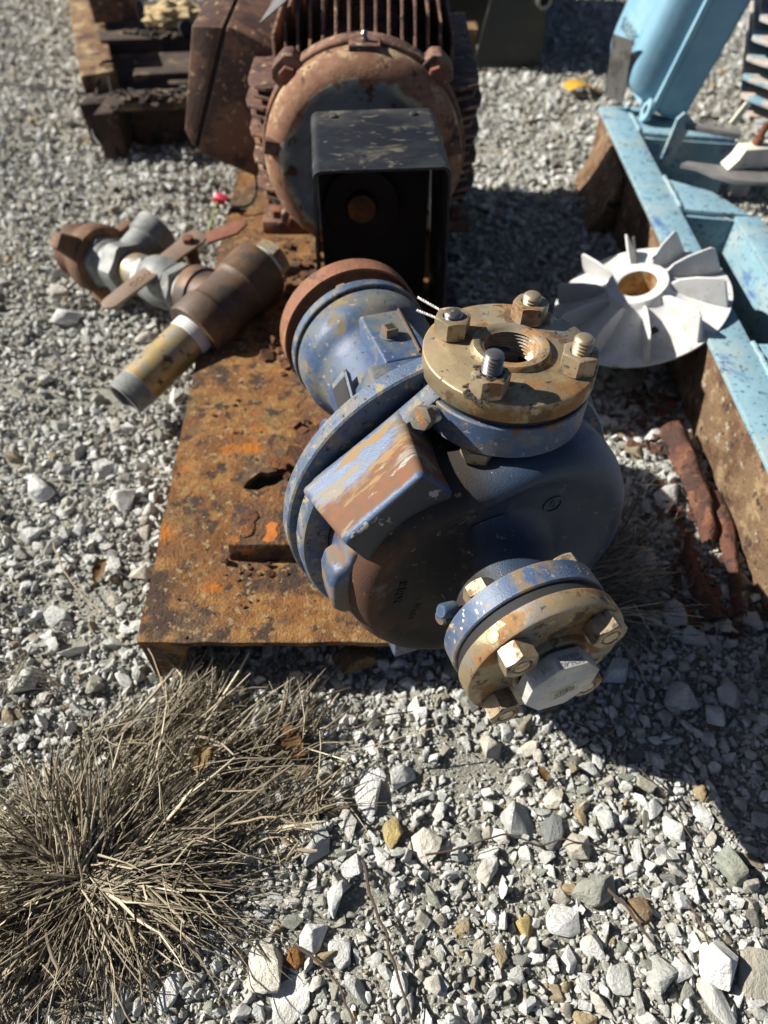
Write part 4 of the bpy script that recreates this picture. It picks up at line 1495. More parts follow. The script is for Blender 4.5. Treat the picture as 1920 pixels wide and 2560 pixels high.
lathe(bm, [(0, .0385), (.034, .0385), (.038, .0395), (.040, .0425), (.062, .0425), (.064, .0410), (.064, .026)], FB, 64)
fin('tee_branch', bm, 'bronze', pipe)
bm = B()
lathe(bm, [(e, .0350), (e + .002, .0345), (e + .004, .0335), (e + .006, .0325), (e + .010, .0310)], FT, 40)
fin('thread_tape', bm, 'tape', pipe)
bm = B()
nut_shape(bm, .054, .020, FR(TA + TD * (e + .010), TD), bore=0)
fin('end_plug', bm, 'brass', pipe, ang=30)
# along the branch: taped nipple, ball valve, brass barrel, hexagon reducer, hammer union
def V(h):
    return FR(MID + VD * h, VD, (0, 0, 1))
bm = B()
lathe(bm, [(.064, .0285)] + [(.065 + .0022 * q, .0292 if q % 2 else .0284) for q in range(9)] + [(.085, .0275)], FB, 40)
fin('thread_tape', bm, 'tape', pipe)
bm = B()
nut_shape(bm, .066, .018, V(.085), rot=.5)
fin('valve_end', bm, 'galv', pipe, ang=30)
bm = B()
lathe(bm, [(.103, .028), (.106, .034), (.120, .0385), (.140, .0390), (.158, .036), (.166, .031)], FB, 48)
body = fin('valve_body', bm, 'galv', pipe)
bm = B()
lathe(bm, [(-.045, .011), (-.001, .011)], FR(Vector((-.300, 1.018, .118)) - PL, (0, 0, 1)), 20)
fin('valve_stem', bm, 'union', body)
bm = B()
nut_shape(bm, .060, .014, V(.163), rot=.2)
fin('valve_end', bm, 'galv', pipe, ang=30)
bm = B()
lathe(bm, [(.176, .0300), (.214, .0300)], FB, 48)
fin('barrel', bm, 'brass', pipe)
bm = B()
nut_shape(bm, .078, .032, V(.212), rot=.25)
lathe(bm, [(.032, .034), (.050, .034), (.054, .037), (.062, .038)], V(.212), 48)
nut_shape(bm, .076, .012, V(.272), rot=.1)
fin('hex_reducer', bm, 'galv', pipe, ang=30)
bm = B()
side = Vector((.55, .75, .35)).normalized()
lathe(bm, [(.02, .030), (.056, .030), (.060, .034), (.088, .034), (.090, .031), (.088, .026), (.07, .024)], FR(MID + VD * .236, side), 40)
fin('side_outlet', bm, 'galv', pipe)
bm = B()
lathe(bm, [(.284, .034), (.284, .052), (.290, .055), (.312, .055), (.318, .051), (.320, .040)], FB, 56)
union = fin('union_nut', bm, 'union', pipe)
for k in range(3):
    a = R(75 + 120 * k)
    c = Vector((math.cos(a), math.sin(a), 0))
    bm = B()
    hexa(bm, [V(.288) @ (c * rr + Vector((-c.y, c.x, 0)) * tt + Vector((0, 0, zz))) for rr, tt, zz in
              ((.048, -.018, 0), (.048, .018, 0), (.048, .018, .026), (.048, -.018, .026), (.082, -.012, .003), (.082, .012, .003), (.082, .012, .023), (.082, -.012, .023))])
    fin('union_lug', bm, 'union', union, bev=.003)
bm = B()
lathe(bm, [(.318, .042), (.350, .0415), (.354, .044), (.362, .044), (.364, .042), (.364, .0385), (.340, .036), (.336, 0)], FB, 56)
fin('union_hub', bm, 'union', pipe)
# lever
HA, HB = Vector((-.300, 1.018, .118)) - PL, Vector((-.398, .872, .102)) - PL
HD = (HB - HA)
HL = HD.length
FH = FR(HA, Vector((0, 0, 1)) - HD.normalized() * HD.normalized().z, HD)
bm = B()
pts = [(-.030, -.016), (-.012, -.020), (.02, -.017), (HL - .012, -.0135)]
for k in range(7):
    a = R(-90 + 30 * k)
    pts.append((HL - .012 + .0135 * math.cos(a), .0135 * math.sin(a)))
pts += [(.02, .017), (-.012, .020), (-.030, .016)]
prism(bm, pts, 0, .0045, FH)
lever = fin('lever', bm, 'lever', pipe, bev=.0012)
bm = B()
prism(bm, [(-.030, -.014), (-.026, .014), (-.075, .020), (-.095, .006), (-.088, -.012)], -.004, .0, FH @ Matrix.Rotation(R(-38), 4, 'Z') @ Matrix.Rotation(R(10), 4, 'Y'))
fin('lever_stop', bm, 'bolt_rust', pipe, bev=.001)
bm = B()
nut_shape(bm, .016, .008, FH @ Matrix.Translation((0, 0, .0046)))
fin('lever_nut', bm, 'bolt_rust', lever, ang=30)
text_mesh('lettering', '600 WOG', .0165, .0003, FH @ Matrix.Translation((HL * .50, 0, .0046)), 'bolt_rust', lever)

# ------------------------------------------------------------------ light blue machine on its frame, right
frame = thing('machine_frame', 'light blue painted steel machine frame with chipped dark blue patches', 'machine frame', (.455, .5, 0))
FO = Vector((.455, .5, 0))


def fbox(name, x0, x1, y0, y1, z0, z1, mat='lblue', bev=.0015, par=frame, org=FO):
    bm = B()
    box(bm, (((x0 + x1) / 2) - org.x, ((y0 + y1) / 2) - org.y, (z0 + z1) / 2), (x1 - x0, y1 - y0, z1 - z0))
    return fin(name, bm, mat, par, bev=bev)


fbox('side_rail', .430, .484, .20, 1.535, .112, .120)
fbox('rail_web', .433, .439, .20, 1.530, .0, .1118, 'web_rust')
fbox('lower_flange', .4395, .480, .20, 1.53, .004, .011, 'web_rust')
bm = B()
prism(bm, [(.4845, 1.420), (.520, 1.412), (.560, 1.405), (.66, 1.39), (.66, 1.40), (.615, 1.432), (.600, 1.470), (.560, 1.480), (.535, 1.505), (.525, 1.535), (.4845, 1.540)], .110, .1185, Matrix.Translation((-FO.x, -FO.y, 0)))
fin('cross_plate', bm, 'lblue', frame, bev=.0012)
bm = B()
hexa(bm, [Vector(p) - FO for p in [(.4845, 1.128, .110), (.595, 1.105, .110), (.555, 1.185, .110), (.4845, 1.235, .110), (.4845, 1.128, .1185), (.595, 1.105, .1185), (.555, 1.185, .1185), (.4845, 1.235, .1185)]])
fin('cross_plate', bm, 'lblue', frame, bev=.0012)
bm = B()
hexa(bm, [Vector(p) - FO for p in [(.4845, 1.120, .006), (.60, 1.097, .006), (.60, 1.103, .006), (.4845, 1.126, .006), (.4845, 1.120, .1098), (.60, 1.097, .1098), (.60, 1.103, .1098), (.4845, 1.126, .1098)]])
fin('cross_web', bm, 'lblue', frame)
bm = B()
hexa(bm, [Vector(p) - FO for p in [(.4845, 1.414, .006), (.66, 1.385, .006), (.66, 1.391, .006), (.4845, 1.420, .006), (.4845, 1.414, .1095), (.66, 1.385, .1095), (.66, 1.391, .1095), (.4845, 1.420, .1095)]])
fin('cross_web', bm, 'lblue', frame)
fbox('side_rail', .566, .606, .70, 1.100, .112, .120)
fbox('rail_web', .568, .574, .70, 1.098, .004, .1118)
fbox('cross_plate', .4845, .70, .615, .770, .110, .1182)
fbox('cross_web', .4845, .70, .612, .618, .004, .1098)
# weld beads along the joints
for pts in (((.4855, 1.235, .120), (.4858, 1.18, .121), (.4855, 1.128, .120)), ((.4855, 1.54, .120), (.4858, 1.48, .121), (.4855, 1.42, .120)), ((.4855, .770, .120), (.4858, .70, .121), (.4855, .615, .120))):
    bm = B()
    pp = smooth_path([Vector(p) - FO for p in pts], 14)
    r = random.Random(4)
    pp = [p + Vector((r.gauss(0, .0006), 0, r.gauss(0, .0005))) for p in pp]
    tube(bm, pp, .0034, 7)
    fin('weld_bead', bm, 'lblue', frame)
# upright gusset and its angle
bm = B()
prism(bm, [(0, 0), (.010, .075), (.022, .085), (.034, .078), (.045, .068), (.020, -.012)], -.003, .003, FR(Vector((.522, 1.372, .085)) - FO, (.25, -1, .0), (1, 0, 0)))
fin('gusset', bm, 'lblue', frame, bev=.001)
bm = B()
hexa(bm, [Vector(p) - FO for p in [(.555, 1.375, .140), (.64, 1.335, .140), (.645, 1.350, .140), (.562, 1.392, .140), (.555, 1.375, .150), (.64, 1.335, .150), (.645, 1.350, .150), (.562, 1.392, .150)]])
fin('angle_bar', bm, 'greybar', frame, bev=.001)
# rusty stub on rail
bm = B()
prism(bm, [(.385, -.005), (.405, .03), (.420, .07), (.4325, .105), (.4325, -.005)], .0, .20, FR((-FO.x, 1.47 - FO.y, 0), (0, -1, 0), (1, 0, 0)))
fin('dirt_pile', bm, 'web_rust', frame, bev=.01, seg=3, jit=.006)

bmot = thing('blue_motor', 'light blue finned electric motor with a rounded terminal box', 'motor', (.60, 1.45, .12))
BO = Vector((.60, 1.45, .12))
tilt = Matrix.Rotation(R(14), 3, 'Y')
BX = Vector((.505, 1.455, .128))           # lower near corner of the box flange
def bp_(x, y, z):
    return BX + tilt @ Vector((x, y, z)) - BO
bm = B()
def rrect(y0, y1, z0, z1, rad, k=6):
    out = []
    for cy, cz, a0 in ((y1 - rad, z1 - rad, 0), (y0 + rad, z1 - rad, 90), (y0 + rad, z0 + rad, 180), (y1 - rad, z0 + rad, 270)):
        for j in range(k + 1):
            a = R(a0 + 90 * j / k)
            out.append((cy + rad * math.cos(a), cz + rad * math.sin(a)))
    return out
levels = [(0, 0, .022), (-.022, .003, .026), (-.040, .007, .030), (-.051, .013, .034), (-.058, .022, .036), (-.061, .034, .034)]
rings = []
for x, ins, rad in levels:
    rings.append([bm.verts.new(bp_(x, y, z)) for y, z in rrect(.010 + ins, .235 - ins, .018 + ins * 1.2, .33 - ins, rad)])
for a, b in zip(rings[:-1], rings[1:]):
    for k in range(len(a)):
        bm.faces.new((a[k], a[(k + 1) % len(a)], b[(k + 1) % len(a)], b[k]))
bm.faces.new(rings[-1])
bm.faces.new(list(reversed(rings[0])))
cover = fin('box_cover', bm, 'lblue_clean', bmot, ang=50)
bm = B()
prism(bm, rrect(0, .245, .0, .34, .020), 0, .010, FR(bp_(.0005, 0, 0), tilt @ Vector((1, 0, 0)), tilt @ Vector((0, 1, 0))) )
flg = fin('box_flange', bm, 'lblue_clean', bmot, bev=.002)
bm = B()
hexa(bm, [bp_(*p) for p in [(.0105, .012, .012), (.078, .012, -.005), (.078, .233, -.005), (.0105, .233, .012), (.0105, .012, .33), (.088, .012, .33), (.088, .233, .33), (.0105, .233, .33)]])
fin('box_body', bm, 'lblue_clean', bmot, bev=.012, seg=4)
# lug with bolt hole on lower corner
bm = B()
lathe(bm, [(-.007, .009), (-.007, .020), (.0, .020), (.0, .009)], FR(bp_(-.001, .008, .012), tilt @ Vector((1, 0, 0))), 28, closed=True)
fin('cover_lug', bm, 'lblue_clean', bmot)
bm = B()
lathe(bm, [(-.003, .0), (-.003, .0092), (-.001, .0092)], FR(bp_(-.001, .008, .012), tilt @ Vector((1, 0, 0))), 20)
fin('lug_hole', bm, 'black', bmot)
# maker's name cast on a raised panel
bm = B()
box(bm, (0, 0, 0), (.0016, .126, .042), tilt, Matrix.Translation(bp_(-.0612, .120, .100)))
pan = fin('name_panel', bm, 'lblue_clean', bmot, bev=.0005)
m4 = FR(bp_(-.0622, .120, .100), tilt @ Vector((-1, 0, 0)), Vector((0, 1, 0)))
text_mesh('lettering', 'SIEMENS', .030, .0028, m4, 'lblue', bmot)
# dark data plate hanging on two screws
bm = B()
box(bm, (0, 0, 0), (.0016, .046, .110), Matrix.Rotation(R(38), 3, 'Z') @ Matrix.Rotation(R(-8), 3, 'Y'), Matrix.Translation(bp_(-.074, .055, .050)))
dp = fin('data_plate', bm, 'tag', bmot)
bm = B()
box(bm, (0, 0, 0), (.0019, .044, .006), Matrix.Rotation(R(38), 3, 'Z') @ Matrix.Rotation(R(-8), 3, 'Y'), Matrix.Translation(bp_(-.0744, .055, .077)))
fin('yellow_stripe', bm, 'yellow', dp)
# finned barrel
bm = B()
AB = FR(Vector((.865, 1.35, .275)) - BO, (.35, 1, 0), (1, 0, 0))
lathe(bm, [(-.05, 0), (-.05, .195), (.35, .195), (.35, 0)], AB, 48)
fin('frame', bm, 'lblue_clean', bmot)
for i in range(9):
    z = .145 + i * .030
    dz = z - .27
    xo = .236 - .12 * (abs(dz) / .14) ** 2 * .25
    xi = .10
    bm = B()
    zz = z - .27
    prism(bm, [(-xo, .0), (-xo + .012, -.012), (-xo + .05, -.038), (-xi, -.055), (-xi, .34), (-xo, .34)], zz - .0035, zz + .0035, FR(Vector((.865, 1.35, .275)) - BO, (0, 0, 1), (1, -.35, 0)))
    fin('cooling_fin', bm, 'fin_tip' if i < 8 else 'lblue_clean', bmot, bev=.001)
bm = B()
lathe(bm, [(-.05, 0), (-.05, .08), (-.06, .12), (-.055, .145), (-.04, .155), (-.01, .155)], AB, 48)
fin('end_bell', bm, 'lblue_clean', bmot)
bm = B()
hexa(bm, [Vector(p) - BO for p in [(.72, 1.28, .121), (.84, 1.26, .121), (.88, 1.60, .121), (.76, 1.60, .121), (.72, 1.28, .136), (.84, 1.26, .136), (.88, 1.60, .136), (.76, 1.60, .136)]])
fin('foot', bm, 'lblue_clean', bmot, bev=.002)
# jacking bar with cream block and rusted bolt
jb2 = thing('clamp_bar', 'grey steel clamp bar with a cream block and red rusted bolt', 'clamp', (.56, 1.16, .121))
JO = Vector((.56, 1.16, .121))
bm = B()
prism(bm, [(-.062, .052), (-.048, .062), (-.01, .050), (.12, .020), (.12, -.022), (.01, -.006), (-.018, .016), (-.036, .040)], .024, .032)
box(bm, (.03, .012, .012), (.03, .02, .0238))
fin('bar', bm, 'greybar', jb2, bev=.001)
bm = B()
prism(bm, [(0, 0), (.014, .016), (.020, .031), (.098, .031), (.098, .006), (.092, 0)], -.014, .014, FR((.006, .040, .0325), (0.15, -1, 0), (1, .15, 0)))
blk = fin('block', bm, 'whiteblock', jb2, bev=.0015)
bm = B()
lathe(bm, [(.0, .009), (.010, .009), (.011, .006)] + [(.011 + .0018 * q, .0062 if q % 2 else .005) for q in range(12)] + [(.034, .003), (.034, 0)], FR((.052, .052, .0645), (.15, 0, 1)), 16)
fin('bolt', bm, 'bolt_rust', jb2)
o = fin('pale_chip', (lambda b: (box(b, (0, 0, 0), (.012, .006, .040), Matrix.Rotation(R(25), 3, 'Y')), b)[1])(B()), 'whiteblock', None, bev=.001,
        label='small cream metal tab sticking up behind the blue gusset', cat='metal tab', loc=(.655, 1.40, .158))

# ------------------------------------------------------------------ white plastic cooling fan leaning on frame rail
ft = R(19)
FM = Matrix.Translation((.368, .885, .098)) @ Matrix.Rotation(-ft, 4, 'Y') @ Matrix.Rotation(R(4), 4, 'X') @ Matrix.Rotation(R(10), 4, 'Z') @ Matrix.Scale(.95, 4)
fan = thing('cooling_fan', 'white plastic fan wheel with radial blades lying against the blue frame', 'fan', mat=FM)
bm = B()
lathe(bm, [(.0, .128), (.0035, .1285), (.0040, .126), (.010, .10), (.020, .070), (.030, .050), (.036, .0455), (.043, .0445), (.0445, .0430), (.0445, .0300), (.043, .0275), (-.004, .0275), (-.004, .045), (.004, .10)], I4, 96, closed=True)
fin('fan_disc', bm, 'fan', fan, ang=45)
bm = B()
lathe(bm, [(.0420, .0270), (.002, .0270), (.002, 0)], I4, 40)
fin('bore_lining', bm, 'fan_bore', fan)
blade = B()
bpts = [(.041, .026), (.047, .040), (.058, .046), (.080, .049), (.1130, .048), (.1190, .043), (.1245, .003), (.100, .004), (.070, .012)]
rows_ = []
for side_ in (-1, 1):                       # thick root, thinner leaning top edge
    rows_.append([blade.verts.new((x, z * .16 + side_ * (.0054 - .085 * min(z, .043)), z)) for x, z in bpts])
blade.faces.new(rows_[0])
blade.faces.new(list(reversed(rows_[1])))
for k in range(len(bpts)):
    k2 = (k + 1) % len(bpts)
    blade.faces.new((rows_[0][k], rows_[0][k2], rows_[1][k2], rows_[1][k]))
bl0 = fin('fan_blade', blade, 'fan', fan, bev=.0016, seg=3)
for k in range(1, 10):
    share(bl0, fan, Matrix.Rotation(2 * math.pi * k / 10, 4, 'Z'))
bm = B()
box(bm, (-.012, -.078, .0185), (.014, .010, .004), Matrix.Rotation(R(-12), 3, 'X'))
fin('slot', bm, 'black', fan)
bm = B()
tube(bm, [(.367, .917, .118), (.358, .925, .152), (.349, .932, .178)], .0020, 6)
fin('steel_rod', bm, 'greybar', None, label='thin grey rod standing on the white fan behind its hub', cat='rod')

# rusted debris on the ground, right
def crust(name, pts, wid, th, seed, label, lift=.012):
    """curled flake of rusted sheet following a line on the ground"""
    r = random.Random(seed)
    bm = B()
    path = smooth_path([Vector(p) for p in pts], 5)
    rows = []
    K = 9
    for i, p in enumerate(path):
        d = (path[min(i + 1, len(path) - 1)] - path[max(i - 1, 0)])
        d.z = 0
        d.normalize()
        nrm = Vector((-d.y, d.x, 0))
        t = i / (len(path) - 1)
        wv = wid * (.75 + .35 * math.sin(3.1 * t + seed)) * (1 + .25 * mnoise.noise(p * 45))
        row = []
        for j in range(K):
            u = j / (K - 1) * 2 - 1
            q = p + nrm * (u * wv * .5)
            q.z += lift * (1 - u * u) + .006 * mnoise.noise(q * 60 + Vector((seed, 0, 0))) + .003 * mnoise.noise(q * 150)
            row.append(q)
        rows.append(row)
    top = [[bm.verts.new(q) for q in row] for row in rows]
    bot = [[bm.verts.new(q - Vector((0, 0, th))) for q in row] for row in rows]
    nI = len(rows)
    for i in range(nI - 1):
        for j in range(K - 1):
            bm.faces.new((top[i][j], top[i + 1][j], top[i + 1][j + 1], top[i][j + 1]))
            bm.faces.new((bot[i][j], bot[i][j + 1], bot[i + 1][j + 1], bot[i + 1][j]))
    for i in range(nI - 1):
        bm.faces.new((top[i][0], bot[i][0], bot[i + 1][0], top[i + 1][0]))
        bm.faces.new((top[i][-1], top[i + 1][-1], bot[i + 1][-1], bot[i][-1]))
    for j in range(K - 1):
        bm.faces.new((top[0][j], top[0][j + 1], bot[0][j + 1], bot[0][j]))
        bm.faces.new((top[-1][j], bot[-1][j], bot[-1][j + 1], top[-1][j + 1]))
    return fin(name, bm, 'debris', None, ang=40, label=label, cat='rust flake')


crust('rusted_strip', [(.397, .715, .016), (.399, .66, .016), (.402, .60, .014), (.398, .545, .012), (.392, .52, .008)], .036, .0016, 1.3, 'long curled strip of red brown rusted sheet on the gravel', .016)
crust('rusted_strip', [(.372, .53, .010), (.362, .49, .012), (.366, .45, .010), (.372, .415, .006)], .030, .0014, 4.4, 'broken dark rust flake in front of the long curled strip', .008)
crust('rusted_strip', [(.424, .60, .010), (.418, .53, .012), (.408, .47, .012), (.402, .42, .008)], .026, .0014, 7.9, 'ragged rust flake lying along the foot of the blue frame', .009)
crust('rusted_strip', [(.335, .70, .006), (.350, .69, .008), (.366, .685, .006)], .016, .0014, 2.2, 'small orange rust shard beside the sunlit patch of gravel', .005)
crust('rusted_strip', [(.345, .475, .006), (.338, .44, .008), (.345, .405, .006)], .022, .0014, 11.2, 'jagged rust scrap leaning toward the dry grass under the pump', .006)
bm = B()
r = random.Random(55)
for _ in range(170):
    x, y = r.gauss(.395, .030), r.uniform(.40, .80)
    if x > .428:
        continue
    q = r.uniform(.003, .011)
    m4 = Matrix.Translation((x, y, float(gz(x, y)) + .009 + r.uniform(0, .004))) @ Matrix.Rotation(r.uniform(0, 6), 4, 'Z') @ Matrix.Rotation(r.gauss(0, .4), 4, 'X')
    k = r.randint(4, 7)
    prism(bm, [(q * r.uniform(.45, 1.2) * math.cos(6.28 * j_ / k), q * r.uniform(.4, 1) * math.sin(6.28 * j_ / k)) for j_ in range(k)], -.0007, .0007, m4)
fin('rust_crumbs', bm, 'debris', None, shade=False, merge=False, label='scatter of rust crumbs along the foot of the blue frame', cat='rust crumbs', kind='stuff')

# ------------------------------------------------------------------ rusted bed frame, far left
bed = thing('rusted_bed_frame', 'tan rusted steel bed frame with dark flaking cross members at upper left', 'bed frame', (-.60, 1.6, 0))
BD = Vector((-.60, 1.6, 0))
def slab(name, quad, z0, z1, mat, par=bed, org=BD, bev=.003, jit=.0):
    bm = B()
    hexa(bm, [Vector((x, y, z0)) - org for x, y in quad] + [Vector((x, y, z1)) - org for x, y in quad])
    return fin(name, bm, mat, par, bev=bev, jit=jit)
slab('side_beam', [(-.655, 1.700), (-.590, 1.735), (-.980, 2.96), (-1.06, 2.93)], .0, .118, 'bed', bev=.006)
slab('beam_foot', [(-.652, 1.640), (-.590, 1.652), (-.588, 1.732), (-.654, 1.697)], .0, .085, 'bed_dark', bev=.006, jit=.004)
slab('beam_foot', [(-.600, 1.560), (-.555, 1.575), (-.560, 1.68), (-.590, 1.66)], .0, .095, 'bed_dark', bev=.006, jit=.004)
slab('cross_member', [(-.545, 1.570), (-.28, 1.600), (-.28, 1.665), (-.560, 1.64)], .095, .112, 'bed_dark', bev=.004, jit=.003)
slab('cross_member', [(-.545, 1.715), (-.30, 1.745), (-.30, 1.79), (-.550, 1.755)], .100, .116, 'bed_dark', bev=.004, jit=.002)
slab('cross_member', [(-.66, 1.90), (-.28, 1.93), (-.28, 2.00), (-.68, 1.96)], .095, .125, 'bed_dark', bev=.004, jit=.003)
slab('cross_web', [(-.545, 1.640), (-.28, 1.667), (-.28, 1.673), (-.548, 1.646)], .0, .094, 'bed_dark', bev=0)
slab('bed_floor', [(-.60, 1.65), (-.28, 1.68), (-.28, 2.6), (-.85, 2.6)], .005, .018, 'bed_dark', bev=0)
slab('side_beam', [(-.29, 1.62), (-.25, 1.62), (-.25, 2.6), (-.29, 2.6)], .0, .118, 'bed_dark', bev=.004)
# ragged scale on the cross members
bm = B()
r = random.Random(31)
for (cx, cy, z, nn) in ((-.47, 1.60, .113, 90), (-.50, 1.94, .126, 110), (-.40, 1.95, .126, 60)):
    for _ in range(nn):
        m4 = Matrix.Translation(Vector((cx + r.gauss(0, .05), cy + r.gauss(0, .014), z + .003)) - BD) @ Matrix.Rotation(r.uniform(0, 6), 4, 'Z') @ Matrix.Rotation(r.gauss(0, .5), 4, 'X')
        q = r.uniform(.004, .014)
        prism(bm, [(q * r.uniform(.5, 1) * math.cos(1.25 * k), q * r.uniform(.5, 1) * math.sin(1.25 * k)) for k in range(5)], -.0015, .0015, m4)
o = fin('rust_scale', bm, 'bed_dark', bed, shade=False, merge=False)
o['kind'] = 'stuff'
for quad, z0, z1, lab in (([(-.70, 2.01), (-.60, 2.03), (-.60, 2.05), (-.71, 2.03)], .126, .24, ''), ([(-.43, 2.02), (-.30, 2.04), (-.30, 2.30), (-.43, 2.28)], .126, .26, '')):
    slab('mounting_plate', quad, z0, z1, 'jbox', bev=.003)
foam = B()
bmesh.ops.create_icosphere(foam, subdivisions=4, radius=1)
for v in foam.verts:
    p = v.co.copy()
    v.co = Vector((p.x * .066, p.y * .042, p.z * .028)) * (1 + .35 * mnoise.noise(p * 2.2) + .18 * mnoise.noise(p * 6))
fin('foam_lump', foam, 'foam', None, label='crumbling cream foam lump on the rusted bed frame', cat='foam lump', loc=(-.50, 1.985, .150))
bm = B()
lathe(bm, [(-.02, 0), (-.02, .016), (.02, .016), (.02, 0)], FR((0, 0, 0), (.3, -1, .3)), 20)
fin('black_knob', bm, 'black', None, bev=.003, label='small black round knob in front of the cream foam', cat='knob', loc=(-.462, 1.925, .142))
# thin dark cable across the gravel
bm = B()
pp = [(-1.05, 2.02, 0), (-.90, 1.955, .008), (-.80, 1.925, .008), (-.71, 1.90, .012), (-.66, 1.83, .06), (-.625, 1.76, .121), (-.60, 1.78, .121)]
tube(bm, smooth_path([(x, y, max(z, float(gz(x, y)) + .008)) for x, y, z in pp]), .0035, 6)
fin('cable', bm, 'wire', None, label='thin dark cable trailing over the gravel to the tan beam', cat='cable')
# hanging strips of old wire at the corner
bm = B()
for pp in (((-.62, 1.73, .11), (-.628, 1.68, .08), (-.64, 1.64, .03), (-.62, 1.61, .012)), ((-.60, 1.72, .11), (-.585, 1.66, .07), (-.575, 1.60, .05), (-.57, 1.56, .012))):
    tube(bm, smooth_path(pp), .003, 6)
fin('old_wires', bm, 'wire', None, label='two black wires hanging at the end of the tan beam', cat='wire')

# ------------------------------------------------------------------ dark steel skid behind the motor
skid = thing('steel_skid', 'dark steel skid with black end plates behind the rusted motor', 'skid', (.32, 2.10, 0))
SO = Vector((.32, 2.10, 0))
bm = B()
prism(bm, [(-.086, 0), (.092, 0), (.078, .30), (-.028, .30)], 0, .008, FR((0, 0, 0), (0, 1, 0), (1, 0, 0)) @ Matrix.Scale(-1, 4, (0, 1, 0)))
fin('end_plate', bm, 'skid', skid, bev=.001)
slab('side_plate', [(.398, 2.109), (.405, 2.109), (.395, 2.75), (.388, 2.75)], .0, .29, 'skid', skid, SO)
slab('side_plate', [(.10, 2.30), (.29, 2.30), (.29, 2.31), (.10, 2.31)], .0, .33, 'skid', skid, SO)
slab('base_channel', [(.12, 2.150), (.245, 2.150), (.245, 2.21), (.12, 2.21)], .0, .075, 'bed', skid, SO)
slab('base_channel', [(-.10, 2.2), (.12, 2.2), (.12, 2.27), (-.10, 2.27)], .0, .075, 'bed_dark', skid, SO)
bm = B()
lathe(bm, [(-.05, .0), (-.05, .020), (.03, .020), (.03, .013), (-.02, .013), (-.02, 0)], FR(Vector((.385, 2.11, .155)) - SO, (.35, -1, 0)), 28)
fin('pipe_end', bm, 'greybar', skid)

# yellow strap piece on the gravel
bm = B()
K = 10
top = []
for i in range(K):
    t = i / (K - 1)
    x = -.045 + .09 * t
    z = .018 + .010 * math.sin(t * 4.2) - .006 * t
    top.append((x, z))
prism(bm, top + [(x, z - .002) for x, z in reversed(top)], -.022, .022, FR((.49, 1.935, .0), (.35, -1, 0), (1, .35, 0)))
fin('yellow_strap', bm, 'yellow', None, label='folded piece of yellow strap on the gravel beyond the blue frame', cat='strap')

# ------------------------------------------------------------------ dry grass
def blades(name, specs, seed, label, cat='dry grass'):
    """specs: list of (n, root, root_r, az0, az1, lift0, lift1, len0, len1, width, sweep)"""
    r = np.random.default_rng(seed)
    vs, fs, tone = [], [], []
    for (n, root, rr, a0, a1, l0, l1, n0, n1, wd, droop) in specs:
        per = 11
        for _ in range(n // per):
            ang = r.uniform(0, 6.283)
            q = rr * math.sqrt(r.uniform())
            hub = np.array([root[0] + q * math.cos(ang), root[1] + q * math.sin(ang) * .8, root[2]])
            haz, hlf = r.uniform(a0, a1) + r.normal(0, .12), r.uniform(l0, l1)
            hln = n0 + (n1 - n0) * r.uniform() ** 1.2
            hcv, htone = r.normal(0, .16), r.normal(.55, .16)
            for _ in range(per):
                p = hub + np.array([r.normal(0, .005), r.normal(0, .005), r.uniform(-.002, .006)])
                az, lf = haz + r.normal(0, .19), hlf + r.normal(0, .09)
                ln = hln * r.uniform(.35, 1.05)
                k = 6
                seg = ln / k
                w0 = wd * math.exp(r.normal(0, .38))
                tw = r.uniform(-1.4, 1.4)
                tn = np.clip(htone + r.normal(0, .17), 0, 1)
                curve = hcv + r.normal(0, .12)
                kink = r.integers(1, k) if r.uniform() < .5 else -1
                stub = r.uniform() < .35
                base = len(vs)
                for i in range(k + 1):
                    t = i / k
                    d = np.array([math.cos(az) * math.cos(lf), math.sin(az) * math.cos(lf), math.sin(lf)])
                    side = np.array([-math.sin(az), math.cos(az), 0])
                    upv = np.cross(d, side)
                    c, s_ = math.cos(tw + t * 1.2), math.sin(tw + t * 1.2)
                    sd = side * c + upv * s_
                    nn = np.cross(d, sd)
                    ww = w0 * (1 - t ** 2.2 * (.35 if stub else .88)) * .5
                    vs.append(p - sd * ww)
                    vs.append(p + nn * ww * .55)
                    vs.append(p + sd * ww)
                    tone += [float(np.clip(tn * (.70 + .38 * t) + r.normal(0, .05), 0, 1))] * 3
                    p = p + d * seg
                    az += curve * .45 + r.normal(0, .07)
                    lf -= droop * seg * 10
                    if i == kink:
                        az += r.normal(0, .8)
                        lf -= r.normal(.1, .55)
                    floor = .007 + float(gz(p[0], p[1]))
                    if p[2] < floor:
                        p[2] = floor + r.uniform(0, .007)
                        lf = max(lf, r.uniform(-.02, .15))
                for i in range(k):
                    a = base + 3 * i
                    fs.append((a, a + 1, a + 4, a + 3))
                    fs.append((a + 1, a + 2, a + 5, a + 4))
    me = bpy.data.meshes.new(name)
    o0 = np.array(specs[0][1])
    me.from_pydata((np.array(vs) - o0).tolist(), [], fs)
    at = me.attributes.new('tone', 'FLOAT', 'POINT')
    at.data.foreach_set('value', np.array(tone, np.float32))
    me.materials.append(M['grass'])
    o = bpy.data.objects.new(name, me)
    COL.objects.link(o)
    o.location = o0
    return tag(o, label, cat)


